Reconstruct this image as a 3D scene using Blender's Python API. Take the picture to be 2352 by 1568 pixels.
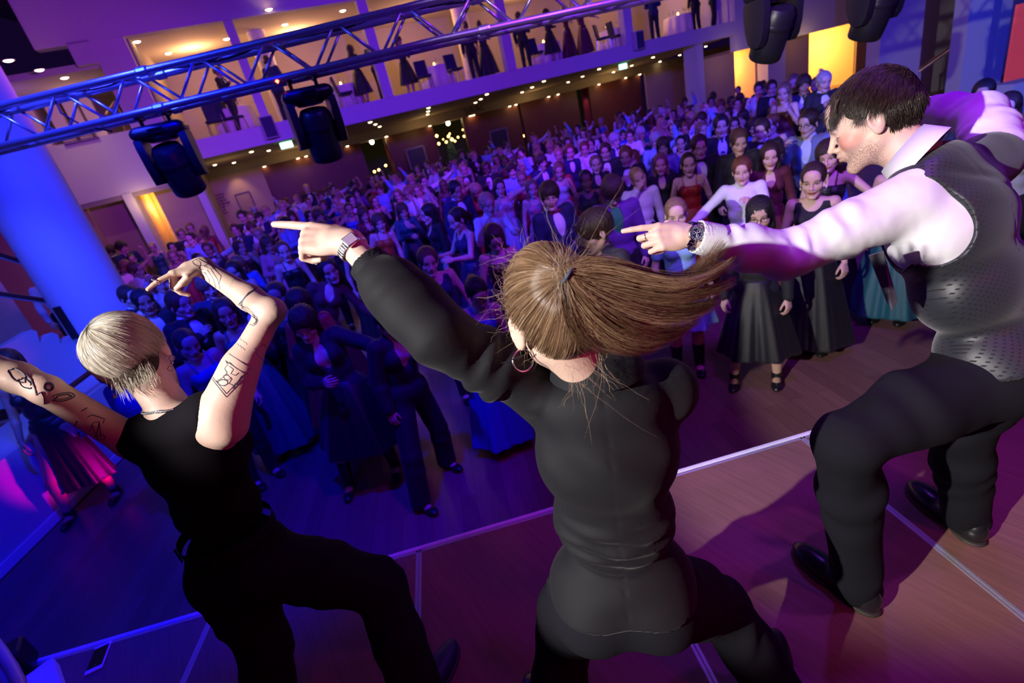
import bpy, math, random
import numpy as np
from mathutils import Vector, Matrix
from mathutils.bvhtree import BVHTree
random.seed(7); rng = np.random.default_rng(7)
scn = bpy.context.scene
for o in list(bpy.data.objects): bpy.data.objects.remove(o)
COL = scn.collection
# ------------------------------------------------------------------ camera
W, H = 2352, 1568
FPX = 1150.0
CAMZ = 2.69
_ro, _pi = math.radians(14.0), math.radians(24.0)
_F = np.array([0, math.cos(_pi), -math.sin(_pi)]); _R0 = np.array([1., 0, 0]); _U0 = np.cross(_R0, _F)
_R = math.cos(_ro)*_R0 - math.sin(_ro)*_U0; _U = math.cos(_ro)*_U0 + math.sin(_ro)*_R0
CAM = np.array([0, 0, CAMZ])
cd = bpy.data.cameras.new('camera'); cam = bpy.data.objects.new('camera', cd); COL.objects.link(cam)
M3 = Matrix((_R, _U, -_F)).transposed()
cam.matrix_world = Matrix.Translation(Vector(CAM)) @ M3.to_4x4()
cd.sensor_width = 36; cd.lens = FPX/W*36; cd.clip_start = .05; cd.clip_end = 200
cd.dof.use_dof = True; cd.dof.focus_distance = 1.25; cd.dof.aperture_fstop = 3.6
scn.camera = cam
# ------------------------------------------------------------------ world, exposure
scn.view_settings.view_transform = 'Standard'; scn.view_settings.look = 'None'
scn.view_settings.gamma = 1; scn.view_settings.use_curve_mapping = False
scn.view_settings.exposure = 0.0
wd = bpy.data.worlds.new('world'); scn.world = wd; wd.use_nodes = True
wd.node_tree.nodes['Background'].inputs[0].default_value = (.10, .03, .35, 1)
wd.node_tree.nodes['Background'].inputs[1].default_value = 0.05
# ------------------------------------------------------------------ stage and hall lights
def light(name, kind, loc, target, power, col, size=.3, spot=60, blend=.3):
    d = bpy.data.lights.new(name, kind); o = bpy.data.objects.new(name, d); COL.objects.link(o)
    o.location = loc; d.energy = power; d.color = col
    if kind == 'SPOT': d.spot_size = math.radians(spot); d.spot_blend = blend; d.shadow_soft_size = size
    elif kind == 'AREA': d.shape = 'DISK'; d.size = size
    else: d.shadow_soft_size = size
    if target is not None: o.rotation_euler = (Vector(target)-Vector(loc)).to_track_quat('-Z', 'Y').to_euler()
    return o
WHITE = (1, .93, .86); BLUE = (.02, .05, 1); VIO = (.33, .05, 1); MAG = (1, .0, .35); RED = (1, .02, .08); AMB = (1, .62, .22)
light('key_spot', 'SPOT', (-3.6, -1.3, 3.9), (.70, 1.34, 2.64), 1800, (1, .95, .91), .035, 35.5, .20)
light('key_crowd', 'SPOT', (-.6, .8, 5.4), (2.9, 6.6, 1.2), 330, (1, .82, .94), .08, 40, .9)
light('blue_wash_left', 'SPOT', (-2.2, -1.2, 4.6), (-5.6, 5.4, 1.2), 380, (0, .015, 1), .15, 75, .6)
light('blue_floor', 'SPOT', (-1.0, 2.4, 5.6), (-2.8, 3.7, 0), 1500, (.0, .0, 1), .12, 60, .5)
light('blue_wash_crowd', 'SPOT', (-3.0, 3.6, 5.2), (-2.5, 11, 0), 2300, (.02, .03, 1), .2, 95, .7)
light('blue_wash_right', 'SPOT', (3.5, 1.0, 5.5), (9.5, 12, 1.6), 4200, (.01, .04, 1), .15, 70, .6)
light('violet_wash_crowd', 'SPOT', (2.6, 1.6, 5.6), (2.5, 13, .6), 1700, (.20, .015, .9), .25, 95, .8)
light('violet_wash_facade', 'SPOT', (1, 6.5, 5.2), (1.5, 17.5, 3.4), 2300, (.22, .02, 1), .2, 110, .8)
light('violet_left_facade', 'SPOT', (-2.5, 6.5, 4.6), (-9.5, 14, 3.9), 1700, (.42, .05, 1), .2, 70, .8)
light('violet_floor', 'SPOT', (1.4, 1.4, 5.6), (1.2, 3.9, 0), 420, (.20, .0, .75), .2, 75, .7)
light('violet_stage', 'SPOT', (1.2, .3, 5.2), (1.35, 1.55, .9), 130, (.60, .10, 1), .05, 24, .5)
light('magenta_stage', 'SPOT', (.2, -.5, 5.2), (.6, 1.1, .9), 60, (.6, .0, .55), .15, 60, .8)
light('red_side', 'SPOT', (1.9, -.9, 1.9), (-.8, 1.35, 1.95), 36, (1, 0, .22), .10, 46, .6)
light('red_floor', 'SPOT', (2.0, -1.2, 3.8), (1.5, 1.0, .9), 45, (1, .0, .16), .12, 60, .8)
light('violet_back', 'SPOT', (2.6, 3.8, 5.0), (1.2, 1.3, 2.0), 70, (.26, .05, 1), .15, 60, .6)
light('blue_truss', 'SPOT', (-3.4, 2.0, 5.3), (-1.9, 4.3, 3.4), 420, BLUE, .05, 60, .6)
light('violet_truss', 'SPOT', (2.2, 2.2, 5.3), (1.0, 4.3, 3.4), 200, (.15, .04, 1), .05, 65, .6)
# ------------------------------------------------------------------ pixel to world helpers (placing things where the photo shows them)
def ray(px, py):
    d = _F*FPX + _R*(px-W/2) - _U*(py-H/2); return d/np.linalg.norm(d)
def at(px, py, depth):
    d = ray(px, py); return CAM + d*(depth/(d@_F))
def onz(px, py, z):
    d = ray(px, py); return CAM + d*((z-CAM[2])/d[2])
def chain(a, px, py, L, far=True):
    d = ray(px, py); v = CAM-a; b = v@d; c = v@v-L*L; disc = b*b-c
    if disc < 0: return CAM+d*(-b)
    return CAM + d*(-b+(math.sqrt(disc) if far else -math.sqrt(disc)))
A3 = lambda *v: np.array(v, dtype=float)
def nrm(v): v = np.asarray(v, float); return v/(np.linalg.norm(v)+1e-9)
# ------------------------------------------------------------------ materials
_mats = {}
def mat(name, col=(.5, .5, .5), rough=.6, metal=0., bump=0., bscale=60., spec=.5, emit=None, estr=0., sheen=0., var=0., alpha=1., trans=0., objcol=False, streak=False):
    if name in _mats: return _mats[name]
    m = bpy.data.materials.new(name); m.use_nodes = True; nt = m.node_tree; b = nt.nodes['Principled BSDF']
    b.inputs['Base Color'].default_value = (*col, 1); b.inputs['Roughness'].default_value = rough
    b.inputs['Metallic'].default_value = metal; b.inputs['Specular IOR Level'].default_value = spec
    b.inputs['Alpha'].default_value = alpha; b.inputs['Transmission Weight'].default_value = trans
    if sheen: b.inputs['Sheen Weight'].default_value = sheen; b.inputs['Sheen Roughness'].default_value = .4
    if emit: b.inputs['Emission Color'].default_value = (*emit, 1); b.inputs['Emission Strength'].default_value = estr
    tc = nt.nodes.new('ShaderNodeTexCoord'); n = nt.nodes.new('ShaderNodeTexNoise'); n.inputs['Scale'].default_value = bscale
    n.inputs['Detail'].default_value = 4; nt.links.new(tc.outputs['Object'], n.inputs['Vector'])
    if streak: mpp = nt.nodes.new('ShaderNodeMapping'); mpp.inputs['Scale'].default_value = (1, 1, .10); nt.links.new(tc.outputs['Object'], mpp.inputs[0]); nt.links.new(mpp.outputs[0], n.inputs['Vector'])
    if bump:
        bp = nt.nodes.new('ShaderNodeBump'); bp.inputs['Strength'].default_value = bump; bp.inputs['Distance'].default_value = .01
        nt.links.new(n.outputs['Fac'], bp.inputs['Height']); nt.links.new(bp.outputs['Normal'], b.inputs['Normal'])
    v = var or .12
    r = nt.nodes.new('ShaderNodeMapRange'); r.inputs['To Min'].default_value = 1-v; r.inputs['To Max'].default_value = 1+v
    if streak: r.inputs['From Min'].default_value = .3; r.inputs['From Max'].default_value = .7
    nt.links.new(n.outputs['Fac'], r.inputs['Value'])
    mx = nt.nodes.new('ShaderNodeVectorMath'); mx.operation = 'SCALE'; mx.inputs[0].default_value = col
    nt.links.new(r.outputs['Result'], mx.inputs['Scale']); nt.links.new(mx.outputs['Vector'], b.inputs['Base Color'])
    if objcol: oi = nt.nodes.new('ShaderNodeObjectInfo'); nt.links.new(oi.outputs['Color'], mx.inputs[0])
    _mats[name] = m; return m
class NT:
    """tiny node helper"""
    def __init__(s, m): s.t = m.node_tree; s.b = s.t.nodes['Principled BSDF']
    def n(s, k, **kw):
        nd = s.t.nodes.new('ShaderNode'+k)
        for a, v in kw.items(): setattr(nd, a, v)
        return nd
    def l(s, a, b): s.t.links.new(a, b)
    def m(s, op, a, b=None, c=None):
        nd = s.t.nodes.new('ShaderNodeMath'); nd.operation = op
        for i, v in enumerate((a, b, c)):
            if v is None: continue
            if isinstance(v, (int, float)): nd.inputs[i].default_value = v
            else: s.l(v, nd.inputs[i])
        return nd.outputs[0]
    def mix(s, f, a, b):
        nd = s.t.nodes.new('ShaderNodeMix'); nd.data_type = 'RGBA'
        if isinstance(f, (int, float)): nd.inputs[0].default_value = f
        else: s.l(f, nd.inputs[0])
        for i, v in ((6, a), (7, b)):
            if isinstance(v, tuple): nd.inputs[i].default_value = (*v, 1)
            else: s.l(v, nd.inputs[i])
        return nd.outputs[2]
    def ell(s, x, z, cx, cz, rx, rz, soft=.25):
        """soft ellipse mask"""
        u = s.m('DIVIDE', s.m('SUBTRACT', x, cx), rx); v = s.m('DIVIDE', s.m('SUBTRACT', z, cz), rz)
        d = s.m('SQRT', s.m('ADD', s.m('MULTIPLY', u, u), s.m('MULTIPLY', v, v)))
        nd = s.t.nodes.new('ShaderNodeMapRange'); nd.interpolation_type = 'SMOOTHSTEP'
        s.l(d, nd.inputs['Value']); nd.inputs['From Min'].default_value = 1-soft; nd.inputs['From Max'].default_value = 1+soft
        nd.inputs['To Min'].default_value = 1; nd.inputs['To Max'].default_value = 0
        return nd.outputs[0]
def skin_mat(name, col, brow=(.05, .03, .02), closed=False, lips=(.45, .10, .10), beard=None, blush=0.):
    m = bpy.data.materials.new(name); m.use_nodes = True; t = NT(m); b = t.b
    at_ = t.n('Attribute', attribute_name='hl'); sp = t.n('SeparateXYZ'); t.l(at_.outputs['Vector'], sp.inputs[0])
    x, y, z = sp.outputs; ax = t.m('ABSOLUTE', x); _f = t.n('MapRange'); _f.interpolation_type = 'SMOOTHSTEP'; t.l(y, _f.inputs['Value']); _f.inputs['From Min'].default_value = .012; _f.inputs['From Max'].default_value = .05; fr = _f.outputs[0]
    tc = t.n('TexCoord'); no = t.n('TexNoise'); no.inputs['Scale'].default_value = 14; no.inputs['Detail'].default_value = 5; t.l(tc.outputs['Object'], no.inputs['Vector'])
    if col is None:
        oi = t.n('ObjectInfo'); dk = t.mix(1., oi.outputs['Color'], oi.outputs['Color']); c = t.mix(t.m('MULTIPLY', no.outputs['Fac'], .15), dk, (.1, .05, .03))
    else: c = t.mix(no.outputs['Fac'], tuple(v*.90 for v in col), tuple(min(1, v*1.08) for v in col))
    if blush: c = t.mix(t.m('MULTIPLY', t.m('MULTIPLY', t.ell(ax, z, .048, -.022, .026, .022, .6), fr), blush), c, (.75, .16, .10))
    c = t.mix(t.m('MULTIPLY', t.ell(ax, z, 0., -.0575, .0255, .0095), fr), c, lips)
    c = t.mix(t.m('MULTIPLY', t.ell(ax, z, 0., -.0575, .022, .0014, .6), t.m('MULTIPLY', fr, .8)), c, tuple(v*.25 for v in lips))
    bz = t.m('SUBTRACT', z, t.m('MULTIPLY', t.m('SUBTRACT', .035, t.m('ABSOLUTE', t.m('SUBTRACT', ax, .035))), .25))
    c = t.mix(t.m('MULTIPLY', t.ell(ax, bz, .033, .0225, .019, .0038, .4), t.m('MULTIPLY', fr, .9)), c, brow)
    if closed:
        c = t.mix(t.m('MULTIPLY', t.ell(ax, z, .032, -.001, .0135, .0016, .5), fr), c, (.05, .03, .02))
    else:
        c = t.mix(t.m('MULTIPLY', t.ell(ax, z, .032, .0055, .0150, .0062, .2), fr), c, (.04, .02, .015))
        c = t.mix(t.m('MULTIPLY', t.ell(ax, z, .032, .0042, .0128, .0045, .15), fr), c, (.38, .36, .36))
        c = t.mix(t.m('MULTIPLY', t.m('MULTIPLY', t.ell(ax, z, .032, .0046, .0048, .0055, .15), t.ell(ax, z, .032, .0042, .0128, .0048, .15)), fr), c, (.05, .03, .02))
    if beard:
        n2 = t.n('TexNoise'); n2.inputs['Scale'].default_value = 420; n2.inputs['Detail'].default_value = 2; t.l(tc.outputs['Object'], n2.inputs['Vector'])
        yb = t.n('MapRange'); yb.interpolation_type = 'SMOOTHSTEP'; t.l(y, yb.inputs['Value']); yb.inputs['From Min'].default_value = -.022; yb.inputs['From Max'].default_value = .022
        jm = t.n('MapRange'); t.l(z, jm.inputs['Value']); jm.inputs['From Min'].default_value = -.035; jm.inputs['From Max'].default_value = -.062
        bm = t.m('MULTIPLY', t.m('MULTIPLY', jm.outputs[0], yb.outputs[0]), t.m('SUBTRACT', 1., t.m('MULTIPLY', t.ell(ax, z, 0., -.0575, .026, .0095), fr)))
        jl = t.n('MapRange'); t.l(z, jl.inputs['Value']); jl.inputs['From Min'].default_value = -.142; jl.inputs['From Max'].default_value = -.118
        mu = t.m('MULTIPLY', t.ell(ax, z, 0, -.0415, .03, .0075, .4), fr)
        bm = t.m('MAXIMUM', t.m('MULTIPLY', bm, jl.outputs[0]), mu)
        bm = t.m('MULTIPLY', bm, t.m('ADD', .15, t.m('GREATER_THAN', n2.outputs['Fac'], .5)))
        c = t.mix(t.m('MULTIPLY', bm, .62), c, beard)
    t.l(c, b.inputs['Base Color']); b.inputs['Roughness'].default_value = .52
    b.inputs['Subsurface Weight'].default_value = .12; b.inputs['Subsurface Radius'].default_value = (.02, .006, .003); b.inputs['Subsurface Scale'].default_value = .3
    n3 = t.n('TexNoise'); n3.inputs['Scale'].default_value = 300; n3.inputs['Detail'].default_value = 3; t.l(tc.outputs['Object'], n3.inputs['Vector'])
    bp = t.n('Bump'); bp.inputs['Strength'].default_value = .15; bp.inputs['Distance'].default_value = .002; t.l(n3.outputs['Fac'], bp.inputs['Height']); t.l(bp.outputs['Normal'], b.inputs['Normal'])
    return m
# ------------------------------------------------------------------ mesh builders
def newmesh(name, verts, faces, m=None, smooth=False, parent=None):
    me = bpy.data.meshes.new(name); me.from_pydata([tuple(map(float, v)) for v in verts], [], [tuple(map(int, f)) for f in faces]); me.update()
    if smooth: me.polygons.foreach_set('use_smooth', [True]*len(me.polygons))
    o = bpy.data.objects.new(name, me); COL.objects.link(o)
    if m: me.materials.append(m)
    if parent: o.parent = parent
    return o
def fastmesh(name, V, Q, mats=None, smooth=True, attrs=None):
    me = bpy.data.meshes.new(name); V = np.asarray(V, np.float32); Q = np.asarray(Q, np.int32); nf, k = Q.shape
    me.vertices.add(len(V)); me.vertices.foreach_set('co', V.ravel()); me.loops.add(nf*k); me.loops.foreach_set('vertex_index', Q.ravel())
    me.polygons.add(nf); me.polygons.foreach_set('loop_start', np.arange(0, nf*k, k, dtype=np.int32)); me.polygons.foreach_set('loop_total', np.full(nf, k, np.int32))
    if smooth: me.polygons.foreach_set('use_smooth', np.ones(nf, bool))
    for an, (ty, data) in (attrs or {}).items():
        a = me.attributes.new(an, ty, 'POINT'); a.data.foreach_set('vector' if ty == 'FLOAT_VECTOR' else ('color' if ty == 'FLOAT_COLOR' else 'value'), np.asarray(data, np.float32).ravel())
    me.update(calc_edges=True); me.validate()
    for m in (mats or []): me.materials.append(m)
    return me
def link(name, me, parent=None, **props):
    o = bpy.data.objects.new(name, me); COL.objects.link(o)
    if parent: o.parent = parent
    for k, v in props.items(): o[k] = v
    return o
def empty(name, loc=(0, 0, 0), rz=0, label=None, cat=None, group=None):
    o = bpy.data.objects.new(name, None); COL.objects.link(o); o.location = loc; o.rotation_euler = (0, 0, rz); o.empty_display_size = .1
    return tag(o, label, cat, group)
def tag(o, label=None, cat=None, group=None, kind=None):
    if label: o['label'] = label
    if cat: o['category'] = cat
    if group: o['group'] = group
    if kind: o['kind'] = kind
    return o
class MB:
    """collects boxes, bars, tubes and lathes in one mesh"""
    def __init__(s): s.v = []; s.f = []
    def add(s, v, f): n = len(s.v); s.v += [tuple(p) for p in v]; s.f += [tuple(i+n for i in q) for q in f]; return s
    def box(s, c, size, X=(1, 0, 0), Y=(0, 1, 0), Z=(0, 0, 1), bev=0.):
        c = A3(*c); X, Y, Z = nrm(X)*size[0]/2, nrm(Y)*size[1]/2, nrm(Z)*size[2]/2
        if not bev:
            v = [c+a*X+b*Y+d*Z for d in (-1, 1) for b in (-1, 1) for a in (-1, 1)]
            return s.add(v, [(0, 2, 3, 1), (4, 5, 7, 6), (0, 1, 5, 4), (2, 6, 7, 3), (0, 4, 6, 2), (1, 3, 7, 5)])
        h = np.array(size)/2; bev = min(bev, h.min()*.9); ux, uy, uz = X/h[0], Y/h[1], Z/h[2]; rings = []
        def ring(hx, hy, z):
            pts = []
            for sx, sy, a0 in ((1, 1, 0), (-1, 1, 90), (-1, -1, 180), (1, -1, 270)):
                for a in (0, 45, 90):
                    t = math.radians(a0+a); pts.append(c+ux*(sx*(hx-bev)+bev*math.cos(t))+uy*(sy*(hy-bev)+bev*math.sin(t))+uz*z)
            return pts
        b2 = bev*.35
        def ins(d, z):
            return [p - (p-c-uz*((p-c)@uz))*0 for p in ring(h[0]-d, h[1]-d, z)]
        rs = [ins(bev*.9, -h[2]), ins(b2, -h[2]+b2), ins(0, -h[2]+bev), ins(0, h[2]-bev), ins(b2, h[2]-b2), ins(bev*.9, h[2])]
        return s.loft(rs, cap=True)
    def loft(s, rings, cap=True, closed=True):
        n = len(rings[0]); v = [p for r in rings for p in r]; f = []
        for i in range(len(rings)-1):
            for j in range(n if closed else n-1):
                k = (j+1) % n; f.append((i*n+j, i*n+k, (i+1)*n+k, (i+1)*n+j))
        if cap and closed: f.append(tuple(range(n))[::-1]); f.append(tuple((len(rings)-1)*n+i for i in range(n)))
        return s.add(v, f)
    def tube(s, pts, r, n=8, cap=True, flat=1.):
        pts = [A3(*p) for p in pts]; rs = r if isinstance(r, (list, tuple, np.ndarray)) else [r]*len(pts); rings = []; up = None
        for i, p in enumerate(pts):
            t = nrm(pts[min(i+1, len(pts)-1)]-pts[max(i-1, 0)])
            if up is None: up = A3(0, 0, 1) if abs(t[2]) < .9 else A3(1, 0, 0)
            a = nrm(np.cross(up, t)); b = np.cross(t, a); up = b
            rings.append([p+rs[i]*(math.cos(q)*a*flat+math.sin(q)*b) for q in np.arange(n)*2*math.pi/n])
        return s.loft(rings, cap)
    def lathe(s, c, prof, n=24, Z=(0, 0, 1), X=None):
        Z = nrm(Z); X = nrm(np.cross(A3(0, 1, 0) if abs(Z[1]) < .9 else A3(1, 0, 0), Z)) if X is None else nrm(X); Y = np.cross(Z, X); c = A3(*c)
        return s.loft([[c+Z*z+r*(math.cos(q)*X+math.sin(q)*Y) for q in np.arange(n)*2*math.pi/n] for r, z in prof], True)
    def build(s, name, m=None, parent=None, smooth=False, auto=False):
        o = newmesh(name, s.v, s.f, m, smooth, parent)
        if auto:
            o.data.polygons.foreach_set('use_smooth', [True]*len(o.data.polygons))
            try: o.data.set_sharp_from_angle(angle=math.radians(38))
            except Exception: pass
        return o
# ------------------------------------------------------------------ signed distance bodies
def smin(a, b, k):
    h = np.clip(.5+.5*(b-a)/k, 0, 1); return b+(a-b)*h-k*h*(1-h)
def frame(up, right):
    z = nrm(up); x = nrm(np.asarray(right)-z*(np.asarray(right)@z)); return np.array([x, np.cross(z, x), z])   # rows: right, forward, up
class Sdf:
    def __init__(s): s.ops = []; s.lo = np.full(3, 1e9); s.hi = np.full(3, -1e9); s.disp = None
    def _bb(s, c, r): s.lo = np.minimum(s.lo, np.asarray(c)-r); s.hi = np.maximum(s.hi, np.asarray(c)+r)
    def cone(s, a, b, ra, rb, k=.02, op='u', flat=None):
        a, b = np.asarray(a, float), np.asarray(b, float)
        if op == 'u': s._bb(a, ra); s._bb(b, rb)
        s.ops.append((op, 'c', (a, b, ra, rb, flat), k)); return s
    def ell(s, c, r, R=None, k=.02, op='u'):
        c = np.asarray(c, float); r = np.asarray(r, float)*np.ones(3)
        if op == 'u': s._bb(c, r.max())
        s.ops.append((op, 'e', (c, r, R), k)); return s
    def box(s, c, h, R=None, rd=.01, k=.01, op='u'):
        c = np.asarray(c, float)
        if op == 'u': s._bb(c, np.linalg.norm(h)+rd)
        s.ops.append((op, 'b', (c, np.asarray(h, float), R, rd), k)); return s
    def plane(s, p, n, k=.004, op='i'):     # keeps the side the normal points away from
        s.ops.append((op, 'p', (np.asarray(p, float), nrm(n)), k)); return s
    def skirt(s, a, b, R, ra, rb, amp=0., nf=9, k=.02, sq=.75, ph=0., kk=1.):
        s._bb(a, max(ra)); s._bb(b, max(rb)*1.1+amp); s.ops.append(('u', 's', (np.asarray(a, float), np.asarray(b, float), R, ra, rb, amp, nf, ph, kk), k)); return s
    def one(s, i, P):
        op, ty, q, k = s.ops[i]
        if ty == 'c':
            a, b, ra, rb, fl = q; ba = b-a; pa = P-a; h = np.clip((pa@ba)/max(ba@ba, 1e-9), 0, 1); v = pa-h[..., None]*ba
            if fl is not None: v = v+(v@fl[0])[..., None]*fl[0]*(fl[1]-1)
            return np.sqrt((v*v).sum(-1))-(ra+(rb-ra)*h)
        if ty == 'e':
            c, r, R = q; v = P-c
            if R is not None: v = v@R.T
            w = v/r; k0 = np.sqrt((w*w).sum(-1)); w = w/r; k1 = np.sqrt((w*w).sum(-1))+1e-9
            return np.where(k0 < .3, -r.min()*.7, k0*(k0-1)/k1)
        if ty == 'b':
            c, hh, R, rd = q; v = P-c
            if R is not None: v = v@R.T
            w = np.abs(v)-hh; return np.sqrt((np.maximum(w, 0)**2).sum(-1))+np.minimum(w.max(-1), 0)-rd
        if ty == 'p': return (P-q[0])@q[1]
        a, b, R, ra, rb, amp, nf, ph, kk = q; ax = b-a; L = np.linalg.norm(ax); ax = ax/L; v = P-a; h = (v@ax); t = np.clip(h/L, 0, 1)
        x = v@R[0]; y = v@R[1]; th = np.arctan2(y, x); te = t**kk
        rx = ra[0]+(rb[0]-ra[0])*te; ry = ra[1]+(rb[1]-ra[1])*te
        wv = amp*t*(np.sin(nf*th+ph+1.2*np.sin(2*th))+.4*np.sin((2*nf+1)*th+ph*2))
        q0 = np.sqrt((x/rx)**2+(y/ry)**2)+1e-6; return np.maximum((q0-1)*np.minimum(rx, ry)*.8-wv, np.maximum(-h, h-L))
    def comb(s, i, d, e):
        op, ty, q, k = s.ops[i]
        return smin(d, e, k) if op == 'u' else -smin(-d, e, k) if op == 's' else -smin(-d, -e, k)
    def __call__(s, P, rel=None):
        P = P.astype(np.float32); d = np.full(P.shape[:-1], 10., np.float32)
        for i in range(len(s.ops)):
            if rel is None: d = s.comb(i, d, s.one(i, P))
            else:
                ix = np.nonzero(rel[i])[0]
                if len(ix): d[ix] = s.comb(i, d[ix], s.one(i, P[ix]))
        if s.disp is not None: d = d+s.disp(P.reshape(-1, 3).astype(float)).reshape(d.shape)
        return d
    def relevance(s, C_, hd):
        es = np.array([s.one(i, C_) for i in range(len(s.ops))]); d = np.full(len(C_), 10.)
        for i in range(len(s.ops)): d = s.comb(i, d, es[i])
        rel = np.zeros(es.shape, bool); m = hd*1.5
        for i, (op, ty, q, k) in enumerate(s.ops):
            rel[i] = es[i] < d+2*m+k if op == 'u' and ty != 's' else es[i] < m+k+.01 if op == 's' else es[i] > -m-k if op == 'i' else True
        return rel
EDG = [(0, 1), (2, 3), (4, 5), (6, 7), (0, 2), (1, 3), (4, 6), (5, 7), (0, 4), (1, 5), (2, 6), (3, 7)]
CRN = np.array([[(c >> 2) & 1, (c >> 1) & 1, c & 1] for c in range(8)])
def polyg(f, res, lo=None, hi=None, keep=None, margin=1.5):
    """surface nets on sparse blocks; keep(centres)->bool limits the blocks"""
    lo = (f.lo if lo is None else np.asarray(lo))-res*2; hi = (f.hi if hi is None else np.asarray(hi))+res*2
    B = 8; nb = np.maximum(1, np.ceil((hi-lo)/(B*res)).astype(int)); g = np.stack(np.meshgrid(*[np.arange(n) for n in nb], indexing='ij'), -1).reshape(-1, 3)
    C_ = lo+(g+.5)*B*res; d = f(C_); act = np.abs(d) < .87*B*res*margin
    if keep is not None: act &= keep(C_, .87*B*res)
    g = g[act]
    if len(g) == 0: return np.zeros((0, 3)), np.zeros((0, 4), int)
    o = np.stack(np.meshgrid(*[np.arange(B+1)]*3, indexing='ij'), -1).reshape(-1, 3)
    D = np.empty((len(g), (B+1)**3), np.float32); rel = f.relevance(lo+(g+.5)*B*res, .87*B*res) if isinstance(f, Sdf) else None
    for i in range(0, len(g), 400):
        P = lo+((g[i:i+400, None, :]*B+o[None])*res); D[i:i+400] = f(P, rel[:, i:i+400]) if rel is not None else f(P.reshape(-1, 3)).reshape(len(P), -1)
    D = D.reshape(-1, B+1, B+1, B+1); S = D < 0
    cor = np.stack([S[:, a:B+a, b:B+b, c:B+c] for a, b, c in CRN], -1); cnt = cor.sum(-1); ac = (cnt > 0) & (cnt < 8)
    bi, i, j, k = np.nonzero(ac); vals = np.stack([D[bi, i+a, j+b, k+c] for a, b, c in CRN], -1)
    acc = np.zeros((len(bi), 3)); n = np.zeros(len(bi))
    for a, b in EDG:
        va, vb = vals[:, a], vals[:, b]; m = (va < 0) != (vb < 0); t = np.where(m, va/np.where(m, va-vb, 1), 0)
        acc += np.where(m[:, None], CRN[a]+(CRN[b]-CRN[a])*t[:, None], 0); n += m
    gc = g[bi]*B+np.stack([i, j, k], -1); V = lo+(gc+acc/n[:, None])*res
    NY, NZ = nb[1]*B+3, nb[2]*B+3; key = ((gc[:, 0]+1)*NY+gc[:, 1]+1)*NZ+gc[:, 2]+1; srt = np.argsort(key); ks = key[srt]
    quads = []
    for ax in range(3):
        sl = [slice(0, B)]*3; s2 = list(sl); s2[ax] = slice(1, B+1)
        s0 = S[(slice(None),)+tuple(sl)]; s1 = S[(slice(None),)+tuple(s2)]; bi, i, j, k = np.nonzero(s0 != s1); pos = s0[bi, i, j, k]
        gp = g[bi]*B+np.stack([i, j, k], -1); u, v = [(1, 2), (2, 0), (0, 1)][ax]; ids = []
        for du, dv in ((1, 1), (0, 1), (0, 0), (1, 0)):
            c = gp.copy(); c[:, u] -= du; c[:, v] -= dv; kk = ((c[:, 0]+1)*NY+c[:, 1]+1)*NZ+c[:, 2]+1
            q = np.clip(np.searchsorted(ks, kk), 0, len(ks)-1); ids.append(np.where(ks[q] == kk, srt[q], -1))
        Q = np.stack(ids, -1); ok = (Q >= 0).all(1); Q = Q[ok]; ps = pos[ok]; Q[~ps] = Q[~ps][:, ::-1]; quads.append(Q)
    Q = np.concatenate(quads)[:, ::-1]
    # orientation: outward normals follow the gradient
    return V, Q[:, ::-1]
def multires(f, res, regions=()):
    """coarse mesh with finer patches around some balls (centre, radius, res), joined in one mesh"""
    def kc(C_, m):
        k = np.ones(len(C_), bool); return k
    V, Q = polyg(f, res, keep=kc)
    for c, r, rr in regions:
        c = np.asarray(c, float)
        if len(Q): mid = V[Q].mean(1); Q = Q[np.linalg.norm(mid-c, axis=1) > r-res*.6]
        V2, Q2 = polyg(f, rr, lo=c-r, hi=c+r, keep=lambda C_, m: np.linalg.norm(C_-c, axis=1) < r+m)
        if len(Q2): mid = V2[Q2].mean(1); Q2 = Q2[np.linalg.norm(mid-c, axis=1) < r+rr]
        Q = np.concatenate([Q, Q2+len(V)]); V = np.concatenate([V, V2])
    used = np.unique(Q); mp = np.full(len(V), -1); mp[used] = np.arange(len(used)); return V[used], mp[Q]
def snoise(P, sc, seed=0):
    r = np.random.default_rng(seed); d = np.zeros(len(P)); 
    for i in range(5):
        k = r.normal(size=3); k *= sc*(1+.5*i)/np.linalg.norm(k); k2 = r.normal(size=3); k2 *= sc*.8/np.linalg.norm(k2)
        d += np.sin(P@k+r.uniform(0, 6)+1.3*np.sin(P@k2+r.uniform(0, 6)))/(1+.5*i)
    return d/2.6
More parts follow.
